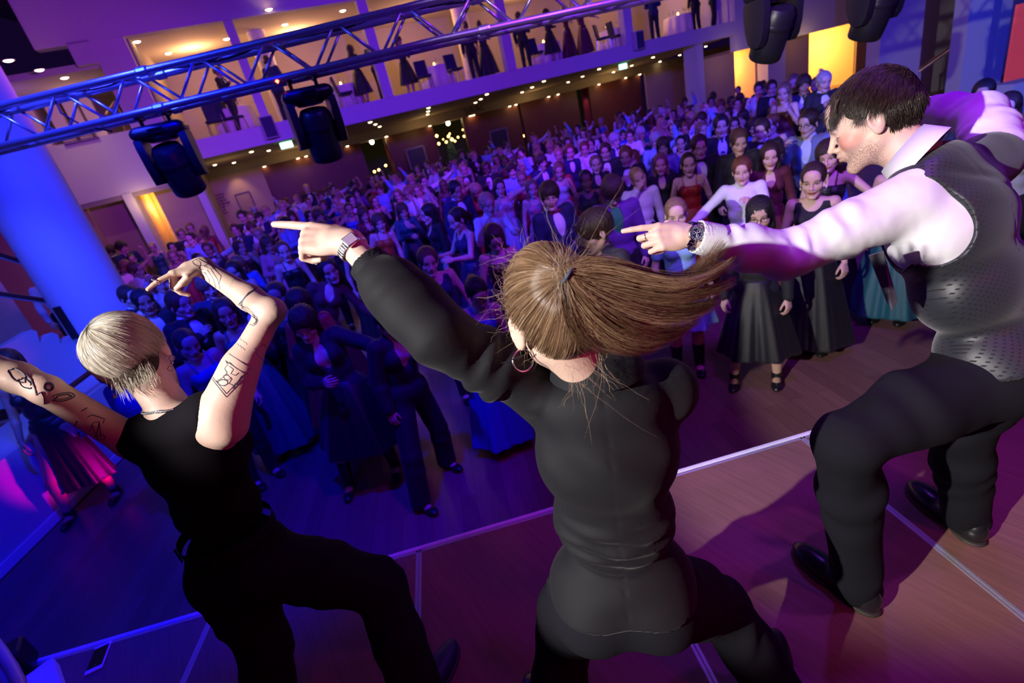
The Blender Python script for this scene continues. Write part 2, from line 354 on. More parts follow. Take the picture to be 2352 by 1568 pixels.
# ------------------------------------------------------------------ people
def head_frame(yaw=0., pitch=0., roll=0., base=None):
    """rows right, forward, up of a head; yaw about up, pitch down is positive"""
    cy, sy = math.cos(yaw), math.sin(yaw); cp, sp = math.cos(pitch), math.sin(pitch); cr, sr = math.cos(roll), math.sin(roll)
    f = A3(-sy*cp, cy*cp, -sp); r = A3(cy, sy, 0); u = np.cross(r, f); r2 = r*cr+u*sr; u2 = np.cross(r2, f)
    Rm = np.array([r2, f, u2]); return Rm if base is None else Rm@base
def head_prims(S, c, R, s=1., male=True, young=False):
    """face, skull and ears; local x right, y forward, z up"""
    g = lambda x, y, z: c+s*(x*R[0]+y*R[1]+z*R[2])
    E = lambda p, r, k=.02, op='u': S.ell(g(*p), np.array(r)*s, R, k*s, op)
    Cn = lambda a, b, ra, rb, k=.02, op='u': S.cone(g(*a), g(*b), ra*s, rb*s, k*s, op)
    E((0, -.012, .035), (.074, .096, .086)); E((0, .030, -.020), (.058, .062, .090), .03)
    jw = .050 if male else .043
    for q in (-1, 1):
        Cn((q*jw, .004, -.058), (q*.014, .076, -.100), .018, .016, .022)
        E((q*.043, .056, -.024), (.022, .022, .020), .025)
    E((0, .078, -.098), (.018, .016, .014), .015)
    Cn((-.034, .078, .024), (.034, .078, .024), .0125, .0125, .018)
    E((0, .066, .055), (.050, .030, .042), .03)
    for q in (-1, 1): E((q*.032, .099, .004), (.017, .015, .011), .012, 's')
    for q in (-1, 1): E((q*.032, .0745, .003), (.0135, .0125, .0118), .003)
    Cn((0, .090, .018), (0, .113, -.026), .0065, .0088, .010); E((0, .1125, -.0275), (.0095, .0100, .0085), .006)
    for q in (-1, 1): E((q*.0115, .1015, -.031), (.0078, .010, .0068), .006)
    for q in (-1, 1): E((q*.0062, .104, -.0385), (.0034, .005, .004), .002, 's')
    E((0, .086, -.052), (.030, .018, .022), .012)
    E((0, .0995, -.0515), (.021, .0085, .0055), .005); E((0, .0975, -.0630), (.018, .0085, .0062), .005); E((0, .112, -.0573), (.024, .0085, .0008), .003, 's')
    for q in (-1, 1):
        Re = np.array([R[0]*.93-q*R[1]*.36, R[1]*.93+q*R[0]*.36, R[2]])
        S.ell(g(q*.079, -.012, -.004), np.array((.0075, .0205, .033))*s, Re, .006*s)
        S.ell(g(q*.088, -.009, .003), np.array((.0062, .0125, .021))*s, Re, .003*s, 's')
        S.ell(g(q*.077, .004, -.006), np.array((.006, .007, .008))*s, R, .004*s); S.ell(g(q*.079, -.008, -.030), np.array((.006, .010, .010))*s, Re, .006*s)
def hand_prims(S, w, d, n, side, curl=(25, 35, 20), s=1., pts=None, thumb=(35, 20), per=None, spread=4., k=.006):
    """w wrist, d direction to the fingers, n back of the hand; side +1 puts the thumb towards cross(n,d)"""
    d = nrm(d); n = nrm(n-d*(n@d)); y = np.cross(n, d)*side; g = lambda a, b, c: w+s*(a*d+b*y+c*n)
    R = np.array([d, y, n])
    S.ell(g(.050, .002, -.002), np.array((.050, .040, .0145))*s, R, .012*s)
    for i, yb in enumerate((.029, .010, -.009, -.027)): S.cone(g(.012, yb*.55, 0), g(.088-abs(yb-.008)*.25, yb, .001), .0120*s, .0100*s, .008*s)
    L = [(.042, .025, .021), (.046, .029, .022), (.042, .027, .021), (.033, .020, .019)]; r0 = [.0092, .0094, .0090, .0080]; out = []
    for i, yb in enumerate((.029, .010, -.009, -.027)):
        cu = curl if per is None or per[i] is None else per[i]; p = g(.090-abs(yb-.008)*.25, yb, .001); out.append([p])
        a = 0.; sp = math.radians((1.2-i)*spread)
        for j in range(3):
            a += math.radians(cu[j]); v = math.cos(a)*(d*math.cos(sp)+y*math.sin(sp))-math.sin(a)*n; q = p+v*L[i][j]*s
            S.cone(p, q, (r0[i]-.0009*j)*s, (r0[i]-.0009*(j+1))*s, (k if j == 0 else .002)*s); p = q; out[-1].append(p)
    a0, a1 = map(math.radians, thumb); p = g(.018, .024, -.006); v = nrm(d*math.cos(a0)+y*math.sin(a0)-n*.35); q = p+v*.040*s
    S.cone(p, q, .0145*s, .0112*s, .010*s); v = nrm(v*math.cos(a1)-y*math.sin(a1)*.8-n*math.sin(a1)*.5+d*.2); q2 = q+v*.030*s; S.cone(q, q2, .0108*s, .0098*s, .003*s)
    v = nrm(v*.9-y*.25*math.sin(a1)+d*.15); q3 = q2+v*.024*s; S.cone(q2, q3, .0098*s, .0078*s, .003*s); out.append([p, q, q2, q3])
    return out
class Rig:
    """joints of one body; every position is in the rig's own space"""
    def __init__(self, **kw): self.__dict__.update(kw)
def torso_frame(g): return frame(g.neck-g.pel, g.shR-g.shL)
def torso_prims(S, g, gr=0., fem=False, s=1., part='all', kk=.05):
    T = torso_frame(g); up = T[2]; hipx = nrm(g.hipR-g.hipL); Pf = frame(up*.6+A3(0, 0, .4), hipx); sc = (g.shL+g.shR)/2
    L = np.linalg.norm(g.neck-g.pel); X = lambda t: g.pel+(g.neck-g.pel)*t
    S.ell(g.pel+Pf[2]*.0*s, np.array((.160 if fem else .152, .108, .115))*s+gr, Pf, kk*s)
    for q in (-1, 1): S.ell(g.pel+Pf[0]*q*.072*s-Pf[1]*.052*s-Pf[2]*.055*s, np.array((.082, .078, .085))*s+gr, Pf, .04*s)
    S.ell(X(.36), np.array((.122 if fem else .142, .092 if fem else .105, .125))*s+gr, T, kk*s)
    S.ell(X(.67), np.array((.138 if fem else .160, .100 if fem else .116, .150))*s+gr, T, kk*s)
    S.cone(g.shL*.86+sc*.14-up*.016*s, g.shR*.86+sc*.14-up*.016*s, .050*s+gr, .050*s+gr, min(kk, .035)*s)
    S.ell(X(.90)-T[1]*.02*s, np.array((.115, .06, .055))*s+gr*.8, T, kk*s)
    if fem:
        for q in (-1, 1): S.ell(X(.66)+T[0]*q*.062*s+T[1]*.078*s, np.array((.056, .050, .056))*s+gr, T, .03*s)
    return T
def arm_prims(S, g, side, gr=0., s=1., to=1., k=.03, grw=None, fem=False):
    sh, el, wr = (g.shL, g.elL, g.wrL) if side < 0 else (g.shR, g.elR, g.wrR); m = .92 if fem else 1.
    S.cone(sh, el, .049*s*m+gr, .037*s*m+gr, k)
    fa = el+(wr-el)*.3; S.cone(el, fa, .037*s*m+gr, .038*s*m+gr, .015); end = el+(wr-el)*to; gw = gr if grw is None else grw
    S.cone(fa, end, .038*s*m+gr, (.0255 if to > .9 else .030)*s*m+gw, .02)
def leg_prims(S, g, side, gr=0., s=1., to=1., k=.04, cuff=None, grk=None):
    hp, kn, an = (g.hipL, g.knL, g.anL) if side < 0 else (g.hipR, g.knR, g.anR); gk = gr if grk is None else grk
    S.cone(hp, kn, .084*s+gr, .054*s+gk, k); md = kn+(an-kn)*.3; S.cone(kn, md, .052*s+gk, .055*s+gk, .02)
    end = kn+(an-kn)*to; S.cone(md, end, .055*s+gk, (.036*s+gk) if cuff is None else cuff, .02)
def std_rig(h=1.70, fem=False, pose=('down', 'down'), lean=0., twist=0., hy=0., hp=.12, hr=0., stance=.09, knee=0., dance=0., hs=1.):
    k = h/1.70; sw = .155 if fem else .178
    A = dict(down=((.235, -.02, 1.13), (.245, .06, .89)), chest=((.235, .04, 1.13), (.09, .20, 1.27)), clasp=((.24, .03, 1.13), (.055, .24, 1.14)),
             up=((.34, .12, 1.52), (.26, .22, 1.76)), point=((.42, .14, 1.46), (.62, .28, 1.58)), mouth=((.22, .14, 1.24), (.06, .17, 1.46)),
             front=((.25, .10, 1.16), (.20, .32, 1.20)), hip=((.36, -.06, 1.16), (.20, .05, 1.00)), out=((.38, .05, 1.22), (.52, .20, 1.12)), fist=((.25, .08, 1.15), (.17, .24, 1.36)))
    g = Rig(pel=A3(0, 0, .95-knee*.10), neck=A3(0, -.015, 1.435-knee*.10)); dz = -knee*.10
    g.hipL, g.hipR = A3(-.085, 0, .90+dz), A3(.085, 0, .90+dz)
    g.knL, g.knR = A3(-stance-.01, .02+knee*.16, .475), A3(stance+.01+dance*.05, .03+knee*.18+dance*.06, .475)
    g.anL, g.anR = A3(-stance-.01, -.03, .085), A3(stance+.02+dance*.08, -.03+dance*.10, .085)
    g.shL, g.shR = A3(-sw, -.01, 1.395+dz), A3(sw, -.01, 1.395+dz)
    for q, nm in ((-1, 'L'), (1, 'R')):
        e, w = A[pose[0 if q < 0 else 1]]; setattr(g, 'el'+nm, A3(q*e[0]*(sw/.178)**.5, e[1], e[2]+dz)); setattr(g, 'wr'+nm, A3(q*w[0], w[1], w[2]+dz))
    g.head = A3(0, .015+.03*hp, 1.585+dz-.02*abs(hp)); up = ['neck', 'shL', 'shR', 'elL', 'elR', 'wrL', 'wrR', 'head']
    ca, sa = math.cos(lean), math.sin(lean); ct, st = math.cos(twist), math.sin(twist)
    for nm in up:
        v = getattr(g, nm)-g.pel; v = A3(v[0]*ct-v[1]*st, v[0]*st+v[1]*ct, v[2]); v = A3(v[0]*ca+v[2]*sa, v[1], -v[0]*sa+v[2]*ca); setattr(g, nm, g.pel+v)
    for nm, v in list(g.__dict__.items()): setattr(g, nm, v*k)
    g.R = head_frame(hy+twist, hp, hr+lean*.6); g.s = k; g.fem = fem; g.hs = k*hs; g.T = torso_frame(g); return g
SKIN = None; CL = {}
def hl_attr(V, c, R, s):
    v = (V-c)@np.asarray(R).T/s; far = np.linalg.norm(v, axis=1) > .16; v[far] = (0, -1, -1); return v
def skin_part(g, mt, lod=0, legs=True, name='body', hands=True, handdir=None, arms=(True, True)):
    S = Sdf(); s = g.s; torso_prims(S, g, 0, g.fem, s)
    S.cone(g.neck-g.T[2]*.01, g.head-g.R[2]*.045*g.hs-g.R[1]*.012, (.050 if g.fem else .058)*s, (.047 if g.fem else .056)*s, .025*s)
    for q, nm in ((-1, 'L'), (1, 'R')):
        arm_prims(S, g, q, 0, s, fem=g.fem)
    if legs:
        for q in (-1, 1): leg_prims(S, g, q, 0, s)
        for a in (g.anL, g.anR): S.ell(a+g.T[1]*A3(1, 1, 0)*.05*s-A3(0, 0, .045)*s, A3(.038, .10, .035)*s, frame(A3(0, 0, 1), np.cross(g.T[1], A3(0, 0, 1))), .02)
    head_prims(S, g.head, g.R, g.hs, not g.fem); regs = [(g.head, .165*g.hs, .0048 if lod == 0 else .0085)]
    if hands:
        for q, nm in ((-1, 'L'), (1, 'R')):
            wr, el = getattr(g, 'wr'+nm), getattr(g, 'el'+nm); d = nrm(wr-el); n = nrm(g.T[1]*.5+g.T[2]*.3+g.T[0]*q*.8)
            if handdir and handdir.get(nm) is not None: d, n = handdir[nm]
            hand_prims(S, wr, d, n, q, s=.95*s, curl=(28, 40, 25))
            if lod == 0: regs.append((wr+d*.08*s, .125*s, .0055))
    V, Q = multires(S, .014 if lod == 0 else .022, regs)
    me = fastmesh(name, V, Q, [mt], attrs={'hl': ('FLOAT_VECTOR', hl_attr(V, g.head, g.R, g.hs))}); return me
def hair_part(g, style, mt, lod=0, name='hair'):
    c, R, s = g.head, g.R, g.hs; G = lambda x, y, z: c+s*(x*R[0]+y*R[1]+z*R[2]); S = Sdf(); E = lambda p, r, k=.015, op='u': S.ell(G(*p), np.array(r)*s, R, k*s, op)
    th = dict(short=.019, crop=.010, curly=.028, fringe=.022, bob=.020, long=.018, bun=.012, pony=.012, wavy=.023, cap=.014)[style]
    E((0, -.016, .040), (.074+th, .097+th, .086+th))
    if style in ('short', 'curly', 'fringe', 'crop'):
        E((0, -.05, -.01), (.068+th*.6, .060+th*.5, .075), .02)
        E((0, .092, -.050), (.072, .066, .092), .010, 's'); S.plane(G(0, 0, -.055), -R[2]*1.-R[1]*.35, .01)
        for q in (-1, 1): E((q*.088, .0, -.022), (.022, .030, .042), .008, 's')
        if style == 'fringe':
            for q in (-1, 1): S.cone(G(q*.012, .082, .085), G(q*.060, .080, .010), .022*s, .010*s, .02*s)
    else:
        E((0, .094, -.040), (.060, .060, .092), .010, 's')
        if style in ('bob', 'long', 'wavy'):
            zb = {'bob': -.10, 'long': -.26, 'wavy': -.22}[style]
            for q in (-1, 1):
                S.cone(G(q*.070, -.015, .0), G(q*(.078 if style == 'bob' else .085), -.005, zb), .026*s, (.024 if style == 'bob' else .030)*s, .02*s)
                S.cone(G(q*.030, -.07, .0), G(q*.040, -.085, zb), .042*s, .040*s, .03*s)
            if style != 'bob': S.cone(G(0, -.07, -.02), G(0, -.095, zb-.05), .055*s, .045*s, .03*s)
        else:
            E((0, -.05, -.03), (.060, .050, .055), .02); 
            for q in (-1, 1): E((q*.088, .0, -.022), (.020, .028, .040), .008, 's')
            if style == 'bun': E((0, -.110, .055), (.036, .034, .034), .01)
            if style == 'pony': S.cone(G(0, -.105, .045), G(0, -.150, -.03), .026*s, .030*s, .01*s); S.cone(G(0, -.150, -.03), G(.01, -.130, -.20), .030*s, .010*s, .02*s)
    fr = 220 if style in ('curly', 'wavy') else 420; amp = .0045 if style in ('curly', 'wavy') else .0016
    def dp(P):
        v = (P-c)@R.T; a = np.arctan2(v[:, 0], v[:, 2]+.3*0-.02); 
        if style == 'curly': return amp*(np.sin(v[:, 0]*fr+2*np.sin(v[:, 2]*90))*np.sin(v[:, 1]*fr+2*np.sin(v[:, 0]*80))*np.sin(v[:, 2]*fr*.9))
        return amp*np.sin(np.arctan2(v[:, 0], v[:, 1]-.04)*26+6*np.sin(v[:, 2]*18))
    S.disp = dp; V, Q = polyg(S, .0075 if lod == 0 else .011); return fastmesh(name, V, Q, [mt])
def top_part(g, kind, mt, lod=0, name='shirt', hem=-.06, sleeve=1., gr=.014, vopen=True):
    S = Sdf(); s = g.s; T = g.T; torso_prims(S, g, gr, g.fem, s, kk=.03)
    if sleeve > 0:
        for q in (-1, 1):
            arm_prims(S, g, q, gr, s, to=.97, fem=g.fem, k=.022) if sleeve >= 1 else None
            if sleeve < 1:
                sh, el = (g.shL, g.elL) if q < 0 else (g.shR, g.elR); S.cone(sh, sh+(el-sh)*sleeve*2, .05*s+gr, .043*s+gr, .03)
    S.cone(g.neck, g.neck+T[2]*.035*s, .060*s, .056*s, .01)
    S.plane(g.pel+T[2]*hem*s, -T[2], .004)
    if kind == 'jacket' and vopen: S.ell(g.pel+(g.neck-g.pel)*.80+T[1]*.135*s, A3(.062, .080, .185)*s, T, .006, 's'); S.ell(g.neck+T[1]*.08*s+T[2]*.02*s, A3(.055, .07, .06)*s, T, .006, 's')
    if kind == 'tank':
        S.plane(g.neck-T[2]*.02*s, T[2], .004)
        for q in (-1, 1): S.ell((g.shL if q < 0 else g.shR)+T[0]*q*.045*s, A3(.075, .12, .10)*s, T, .01, 's')
        S.ell(g.neck+T[1]*.06*s, A3(.075, .08, .10)*s, T, .01, 's')
    if kind == 'strap':
        S.plane(g.pel+(g.neck-g.pel)*.78, T[2], .004)
    if kind == 'vneck': S.ell(g.pel+(g.neck-g.pel)*.90+T[1]*.11*s, A3(.055, .07, .13)*s, T, .006, 's')
    if kind == 'vest':
        for q in (-1, 1): S.ell((g.shL if q < 0 else g.shR)+T[0]*q*.05*s, A3(.06, .12, .12)*s, T, .006, 's')
        S.ell(g.pel+(g.neck-g.pel)*.86+T[1]*.12*s, A3(.045, .07, .15)*s, T, .006, 's')
    am = .0035 if kind in ('jacket', 'shirt', 'vneck') else .002
    S.disp = lambda P: am*snoise(P, 38, 5)
    V, Q = polyg(S, .012 if lod == 0 else .019); return fastmesh(name, V, Q, [mt])
def trouser_part(g, mt, lod=0, wide=.0, name='trousers', gr=.016):
    S = Sdf(); s = g.s; T = g.T; Pf = frame(A3(0, 0, 1), g.hipR-g.hipL)
    S.ell(g.pel-A3(0, 0, .01), A3(.160, .112, .105)*s+gr, Pf, .04)
    for q in (-1, 1): leg_prims(S, g, q, gr, s, to=1.0, cuff=(.058+wide)*s, grk=gr+wide*.5); S.ell(g.pel+Pf[0]*q*.07*s-Pf[1]*.05*s-Pf[2]*.055*s, A3(.08, .076, .082)*s+gr, Pf, .04*s)
    S.plane(g.pel+A3(0, 0, .085)*s, A3(0, 0, 1), .004); S.disp = lambda P: .0035*snoise(P*A3(1, 1, .7), 26, 9)
    V, Q = polyg(S, .014 if lod == 0 else .022); return fastmesh(name, V, Q, [mt])
def skirt_part(g, mt, lod=0, length=.55, flare=.16, name='skirt', amp=.018, start=.10, nf=7):
    S = Sdf(); s = g.s; a = g.pel+A3(0, 0, start)*s; b = g.pel+A3((g.knR[0]+g.knL[0])/2-g.pel[0], .02, 0)*.6; b = A3(b[0], b[1], g.pel[2]-length*s)
    Pf = frame(A3(0, 0, 1), g.hipR-g.hipL); S.skirt(a, b, Pf, (.125*s, .10*s), ((.17+flare)*s, (.125+flare)*s), amp, nf, .02, kk=.75)
    V, Q = polyg(S, .012 if lod == 0 else .022); return fastmesh(name, V, Q, [mt])
def shoe_meshes(g, mt, lod=0, boot=0., sole=None):
    out = []
    for a, kn in ((g.anL, g.knL), (g.anR, g.knR)):
        S = Sdf(); s = g.s; f = nrm(g.T[1]*A3(1, 1, 0)); r = np.cross(f, A3(0, 0, 1)); Fr = np.array([r, f, A3(0, 0, 1)]); b = A3(a[0], a[1], 0)+A3(0, 0, max(0, a[2]-.085*s))
        S.ell(b+f*.115*s+A3(0, 0, .030)*s, A3(.046, .085, .034)*s, Fr, .02); S.ell(b-f*.02*s+A3(0, 0, .045)*s, A3(.038, .060, .050)*s, Fr, .03); S.cone(b+A3(0, 0, .06)*s, b+A3(0, 0, .095)*s+(kn-a)*boot, .046*s, .046*s+.012*(boot > .1), .02)
        S.plane(b+A3(0, 0, .004), A3(0, 0, -1), .003); V, Q = polyg(S, .007 if lod == 0 else .014); out.append(fastmesh('shoe', V, Q, [mt]))
    return out
def bow_tie(g, mt, name='bow_tie'):
    S = Sdf(); T = g.T; s = g.s; c = g.neck+T[1]*.082*s-T[2]*.012*s
    for q in (-1, 1): S.cone(c+T[0]*q*.008*s, c+T[0]*q*.050*s, .007*s, .022*s, .006, flat=(T[1], 2.2))
    S.ell(c, A3(.010, .010, .012)*s, T, .004); V, Q = polyg(S, .004); return fastmesh(name, V, Q, [mt])
def neck_tie(g, mt):
    S = Sdf(); T = g.T; s = g.s; c = g.neck+T[1]*.080*s-T[2]*.01*s; S.ell(c, A3(.016, .012, .018)*s, T, .006); S.cone(c, c-T[2]*.24*s+T[1]*.055*s, .012*s, .032*s, .01, flat=(T[1], 3.)); V, Q = polyg(S, .006); return fastmesh('neck_tie', V, Q, [mt])
def collar_mesh(g, mt, name='collar'):
    mb = MB(); T = g.T; s = g.s; c = g.neck+T[2]*.015*s; rings = []
    for j, (z, r) in enumerate(((-.01, .066), (.03, .060), (.033, .064), (.004, .074))):
        rings.append([c+T[2]*z*s+r*s*(math.cos(q)*T[0]+math.sin(q)*1.0*T[1]) for q in np.linspace(math.pi*.56, math.pi*2.44, 22)])
    mb.loft(rings, cap=False, closed=False); o = mb; me = bpy.data.meshes.new(name); me.from_pydata([tuple(v) for v in o.v], [], o.f); me.materials.append(mt)
    me.polygons.foreach_set('use_smooth', [True]*len(me.polygons)); return me
def glasses_mesh(g, mt):
    mb = MB(); c, R, s = g.head, g.R, g.hs; G = lambda x, y, z: c+s*(x*R[0]+y*R[1]+z*R[2])
    for q in (-1, 1):
        mb.tube([G(q*.033+.0235*math.cos(a)*(1 if abs(math.cos(a)) < .8 else .95), .1045-.004*abs(math.cos(a)), .003+.0155*math.sin(a)) for a in np.arange(0, 2*math.pi+.1, math.pi/10)], .0019*s, 6)
        mb.tube([G(q*.056, .100, .006), G(q*.078, .06, .010), G(q*.084, -.005, .012)], .0018*s, 6)
    mb.tube([G(-.010, .106, .006), G(0, .109, .009), G(.010, .106, .006)], .0018*s, 6); me = bpy.data.meshes.new('glasses'); me.from_pydata([tuple(v) for v in mb.v], [], mb.f); me.materials.append(mt); return me
# ------------------------------------------------------------------ the hall
WALL = mat('plaster_wall', (.58, .56, .56), .85, bump=.08, bscale=30, var=.03)
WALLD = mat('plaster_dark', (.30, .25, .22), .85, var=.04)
CEIL = mat('plaster_ceiling', (.55, .50, .45), .9, var=.03)
def plank_mat(name, c1, c2, rough, mortar=.0012, horiz=False, rot=0., w=.085, L=1.6, gloss=.5):
    m = bpy.data.materials.new(name); m.use_nodes = True; t = NT(m); tc = t.n('TexCoord'); mp = t.n('Mapping'); t.l(tc.outputs['Object'], mp.inputs[0]); mp.inputs['Rotation'].default_value = (0, 0, rot)
    br = t.n('TexBrick'); br.offset = .37; br.inputs['Scale'].default_value = 1; br.inputs['Brick Width'].default_value = L; br.inputs['Row Height'].default_value = w; br.inputs['Mortar Size'].default_value = mortar
    br.inputs['Color1'].default_value = (*c1, 1); br.inputs['Color2'].default_value = (*c2, 1); br.inputs['Mortar'].default_value = (.01, .006, .004, 1); t.l(mp.outputs[0], br.inputs['Vector'])
    m2 = t.n('Mapping'); t.l(mp.outputs[0], m2.inputs[0]); m2.inputs['Scale'].default_value = (1.2, 22, 1); no = t.n('TexNoise'); no.inputs['Scale'].default_value = 3; no.inputs['Detail'].default_value = 6; t.l(m2.outputs[0], no.inputs['Vector'])
    c = t.mix(t.m('MULTIPLY', no.outputs['Fac'], .75), br.outputs['Color'], tuple(v*.35 for v in c1)); t.l(c, t.b.inputs['Base Color'])
    rr = t.n('MapRange'); t.l(no.outputs['Fac'], rr.inputs['Value']); rr.inputs['To Min'].default_value = rough-.08; rr.inputs['To Max'].default_value = rough+.12; t.l(rr.outputs[0], t.b.inputs['Roughness']); t.b.inputs['Specular IOR Level'].default_value = gloss
    bp = t.n('Bump'); bp.inputs['Strength'].default_value = .12; bp.inputs['Distance'].default_value = .003; t.l(br.outputs['Fac'], bp.inputs['Height']); t.l(bp.outputs[0], t.b.inputs['Normal']); return m
PARQ = plank_mat('parquet_floor', (.30, .15, .13), (.20, .095, .085), .34, rot=math.radians(90-4), w=.12, L=2.4)
DECKM = plank_mat('stage_ply', (.30, .15, .12), (.28, .135, .105), .42, rot=math.radians(62), w=.9, L=9, mortar=0.)
WOODW = plank_mat('dark_wood_wall', (.16, .035, .02), (.12, .026, .016), .5, w=.6, L=3.)
ALU = mat('aluminium_profile', (.78, .79, .82), .3, .75, var=.04)
BLK = mat('black_plastic', (.012, .012, .014), .38, var=.1)
SHOE = mat('black_leather', (.012, .012, .014), .25, bump=.1)
STEEL = mat('steel', (.70, .71, .74), .22, 1., var=.03)
f1 = MB(); f1.add([(-16, -1, 0), (34, -1, 0), (34, 42, 0), (-16, 42, 0)], [(0, 1, 2, 3)]); tag(f1.build('floor', PARQ), kind='structure')
# facade basis
_a = onz(425, 374, 3.42); _b = onz(1500, 124, 3.42); FT = nrm((_b-_a)*A3(1, 1, 0)); FN = A3(-FT[1], FT[0], 0); FP = A3(_a[0], _a[1], 0)
fp = lambda u, z, k=0.: FP+FT*u+FN*k+A3(0, 0, z)
def fpx(px, py, k=0.):
    d = ray(px, py); s = ((FP+FN*k-CAM)@FN)/(d@FN); X = CAM+d*s; return (X-FP)@FT, X[2]
def fbox(mb, u0, u1, z0, z1, k0, k1): mb.box(fp((u0+u1)/2, (z0+z1)/2, (k0+k1)/2), (u1-u0, k1-k0, z1-z0), FT, FN)
def struct(name, m, *boxes):
    mb = MB()
    for b in boxes: fbox(mb, *b)
    return tag(mb.build(name, m), kind='structure')
struct('wall_balcony_front', WALL, (0, 19.95, 3.42, 3.90, 0, .25))
struct('wall_upper', WALL, (-1.9, 30, 6.45, 10.2, -.05, .3), (-1.25, -.78, 6.0, 6.5, -.05, .3))
struct('wall_left_parapet', WALL, (-9, -.02, 3.02, 4.45, -.02, .25))
struct('wall_left_pilaster', WALL, (-.80, -.05, 4.4, 6.5, -.02, .25))
struct('wall_right_upper', WALL, (19.95, 40, 2.84, 6.46, 0, .3))
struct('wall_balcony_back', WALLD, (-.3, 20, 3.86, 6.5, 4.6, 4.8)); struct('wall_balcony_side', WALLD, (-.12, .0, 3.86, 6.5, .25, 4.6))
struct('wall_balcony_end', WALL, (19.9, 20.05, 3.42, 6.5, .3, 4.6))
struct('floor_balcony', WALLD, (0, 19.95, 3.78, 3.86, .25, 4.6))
struct('ceiling_balcony', CEIL, (-.3, 20, 6.50, 6.6, .3, 4.8))
struct('ceiling_gallery', CEIL, (-14, -.8, 5.95, 6.1, .25, 4.8))
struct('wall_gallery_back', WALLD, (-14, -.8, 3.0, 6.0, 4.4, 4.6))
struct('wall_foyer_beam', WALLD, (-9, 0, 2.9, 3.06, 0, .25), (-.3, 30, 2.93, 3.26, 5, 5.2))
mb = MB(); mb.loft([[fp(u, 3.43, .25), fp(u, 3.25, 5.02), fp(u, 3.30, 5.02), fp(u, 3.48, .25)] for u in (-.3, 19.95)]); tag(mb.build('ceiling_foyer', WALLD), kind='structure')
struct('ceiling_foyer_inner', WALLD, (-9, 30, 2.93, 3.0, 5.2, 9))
struct('wall_foyer_back', mat('dark_curtain', (.035, .05, .03), .9), (1.5, 21, 0, 2.95, 9.2, 9.4))
# pillars on the balcony
for i, (u0, u1) in enumerate(((2.27, 2.50), (5.82, 6.10), (10.03, 10.36), (14.80, 15.14))):
    struct('wall_pillar_%s' % ['a', 'b', 'c', 'd'][i], WALL, (u0, u1, 3.88, 6.5, .0, .28))
for u, k in ((3.05, 1.9), (9.55, 1.9)):
    mb = MB(); mb.lathe(fp(u, 3.86, k), [(.26, 0), (.26, 2.64)], 28); tag(mb.build('wall_round_column', mat('cream_column', (.72, .66, .55), .7), smooth=False, auto=True), kind='structure')
# gallery mullions left
for px, py in ((28, 200), (100, 215), (158, 240), (205, 255)):
    u, z = fpx(px, py, 3.2); struct('wall_gallery_rib', mat('cream_column', (.72, .66, .55), .7), (u-.16, u+.16, 4.3, 5.95, 3.2, 3.45))
mb = MB(); mb.box(fp(-2.6, 4.62, .1), (3.4, .07, .05), FT, FN); tag(mb.build('handrail', mat('orange_wood', (.42, .13, .03), .4)), 'orange-brown wooden handrail on the violet parapet at the upper left', 'handrail')
# doors / panels below
BROWN = mat('brown_panel', (.40, .27, .19), .7, var=.03); YEL = mat('warm_wall', (.78, .58, .26), .7, var=.02)
struct('wall_left_lower', BROWN, (-2.75, -1.74, 0, 3.03, .5, .6), (-9, -2.7, 0, 3.03, .3, .5), (-1.12, -.05, 0, 3.0, .5, .6))
struct('wall_left_pier', WALL, (-1.74, -1.51, 0, 3.05, -.02, .6)); struct('wall_left_pier_b', WALL, (-.06, .14, 0, 3.42, 0, .6))
u0 = fpx(440, 410, 5)[0]; u1 = fpx(560, 395, 5)[0]; u2 = fpx(590, 400, 5)[0]
struct('wall_left_foyer', BROWN, (-.3, u1+.6, 0, 2.95, 4.9, 5.0)); struct('wall_left_foyer_side', BROWN, (-.3, -.15, 0, 3.3, .6, 5.0))
struct('wall_right_lower', BROWN, (fpx(1482, 178, 5)[0], fpx(1611, 145, 5)[0], 0, 2.93, 5.0, 5.1), (18.45, 20.36, 0, 2.84, .5, .6), (22.62, 24.7, 0, 2.84, .5, .6), (27.8, 34, 0, 2.84, .5, .6))
struct('wall_right_pier', WALL, (18.12, 18.46, 0, 3.42, .2, .9)); struct('wall_right_pier_b', WALL, (21.62, 22.62, 0, 2.85, -.03, .5))
def room(u0, u1, top, depth, nm, k0=.6):
    struct('wall_room_%s' % nm, YEL, (u0-.1, u0, 0, top+.2, k0, k0+depth), (u1, u1+.1, 0, top+.2, k0, k0+depth), (u0-.1, u1+.1, 0, top+.2, k0+depth, k0+depth+.1), (u0-.1, u1+.1, top+.1, top+.2, k0, k0+depth))
    light('room_lamp_'+nm, 'POINT', fp((u0+u1)/2, top-.35, k0+depth*.6), None, 75*depth/2.5*(u1-u0), AMB, .12)
room(-1.50, -1.13, 2.9, 1.4, 'left'); room(20.37, 21.6, 2.75, 2.6, 'middle'); room(24.72, 27.78, 2.75, 3.2, 'right'); room(fpx(1612, 140, 5)[0], fpx(1636, 137, 5)[0], 2.7, 1.5, 'foyer', 5.1)
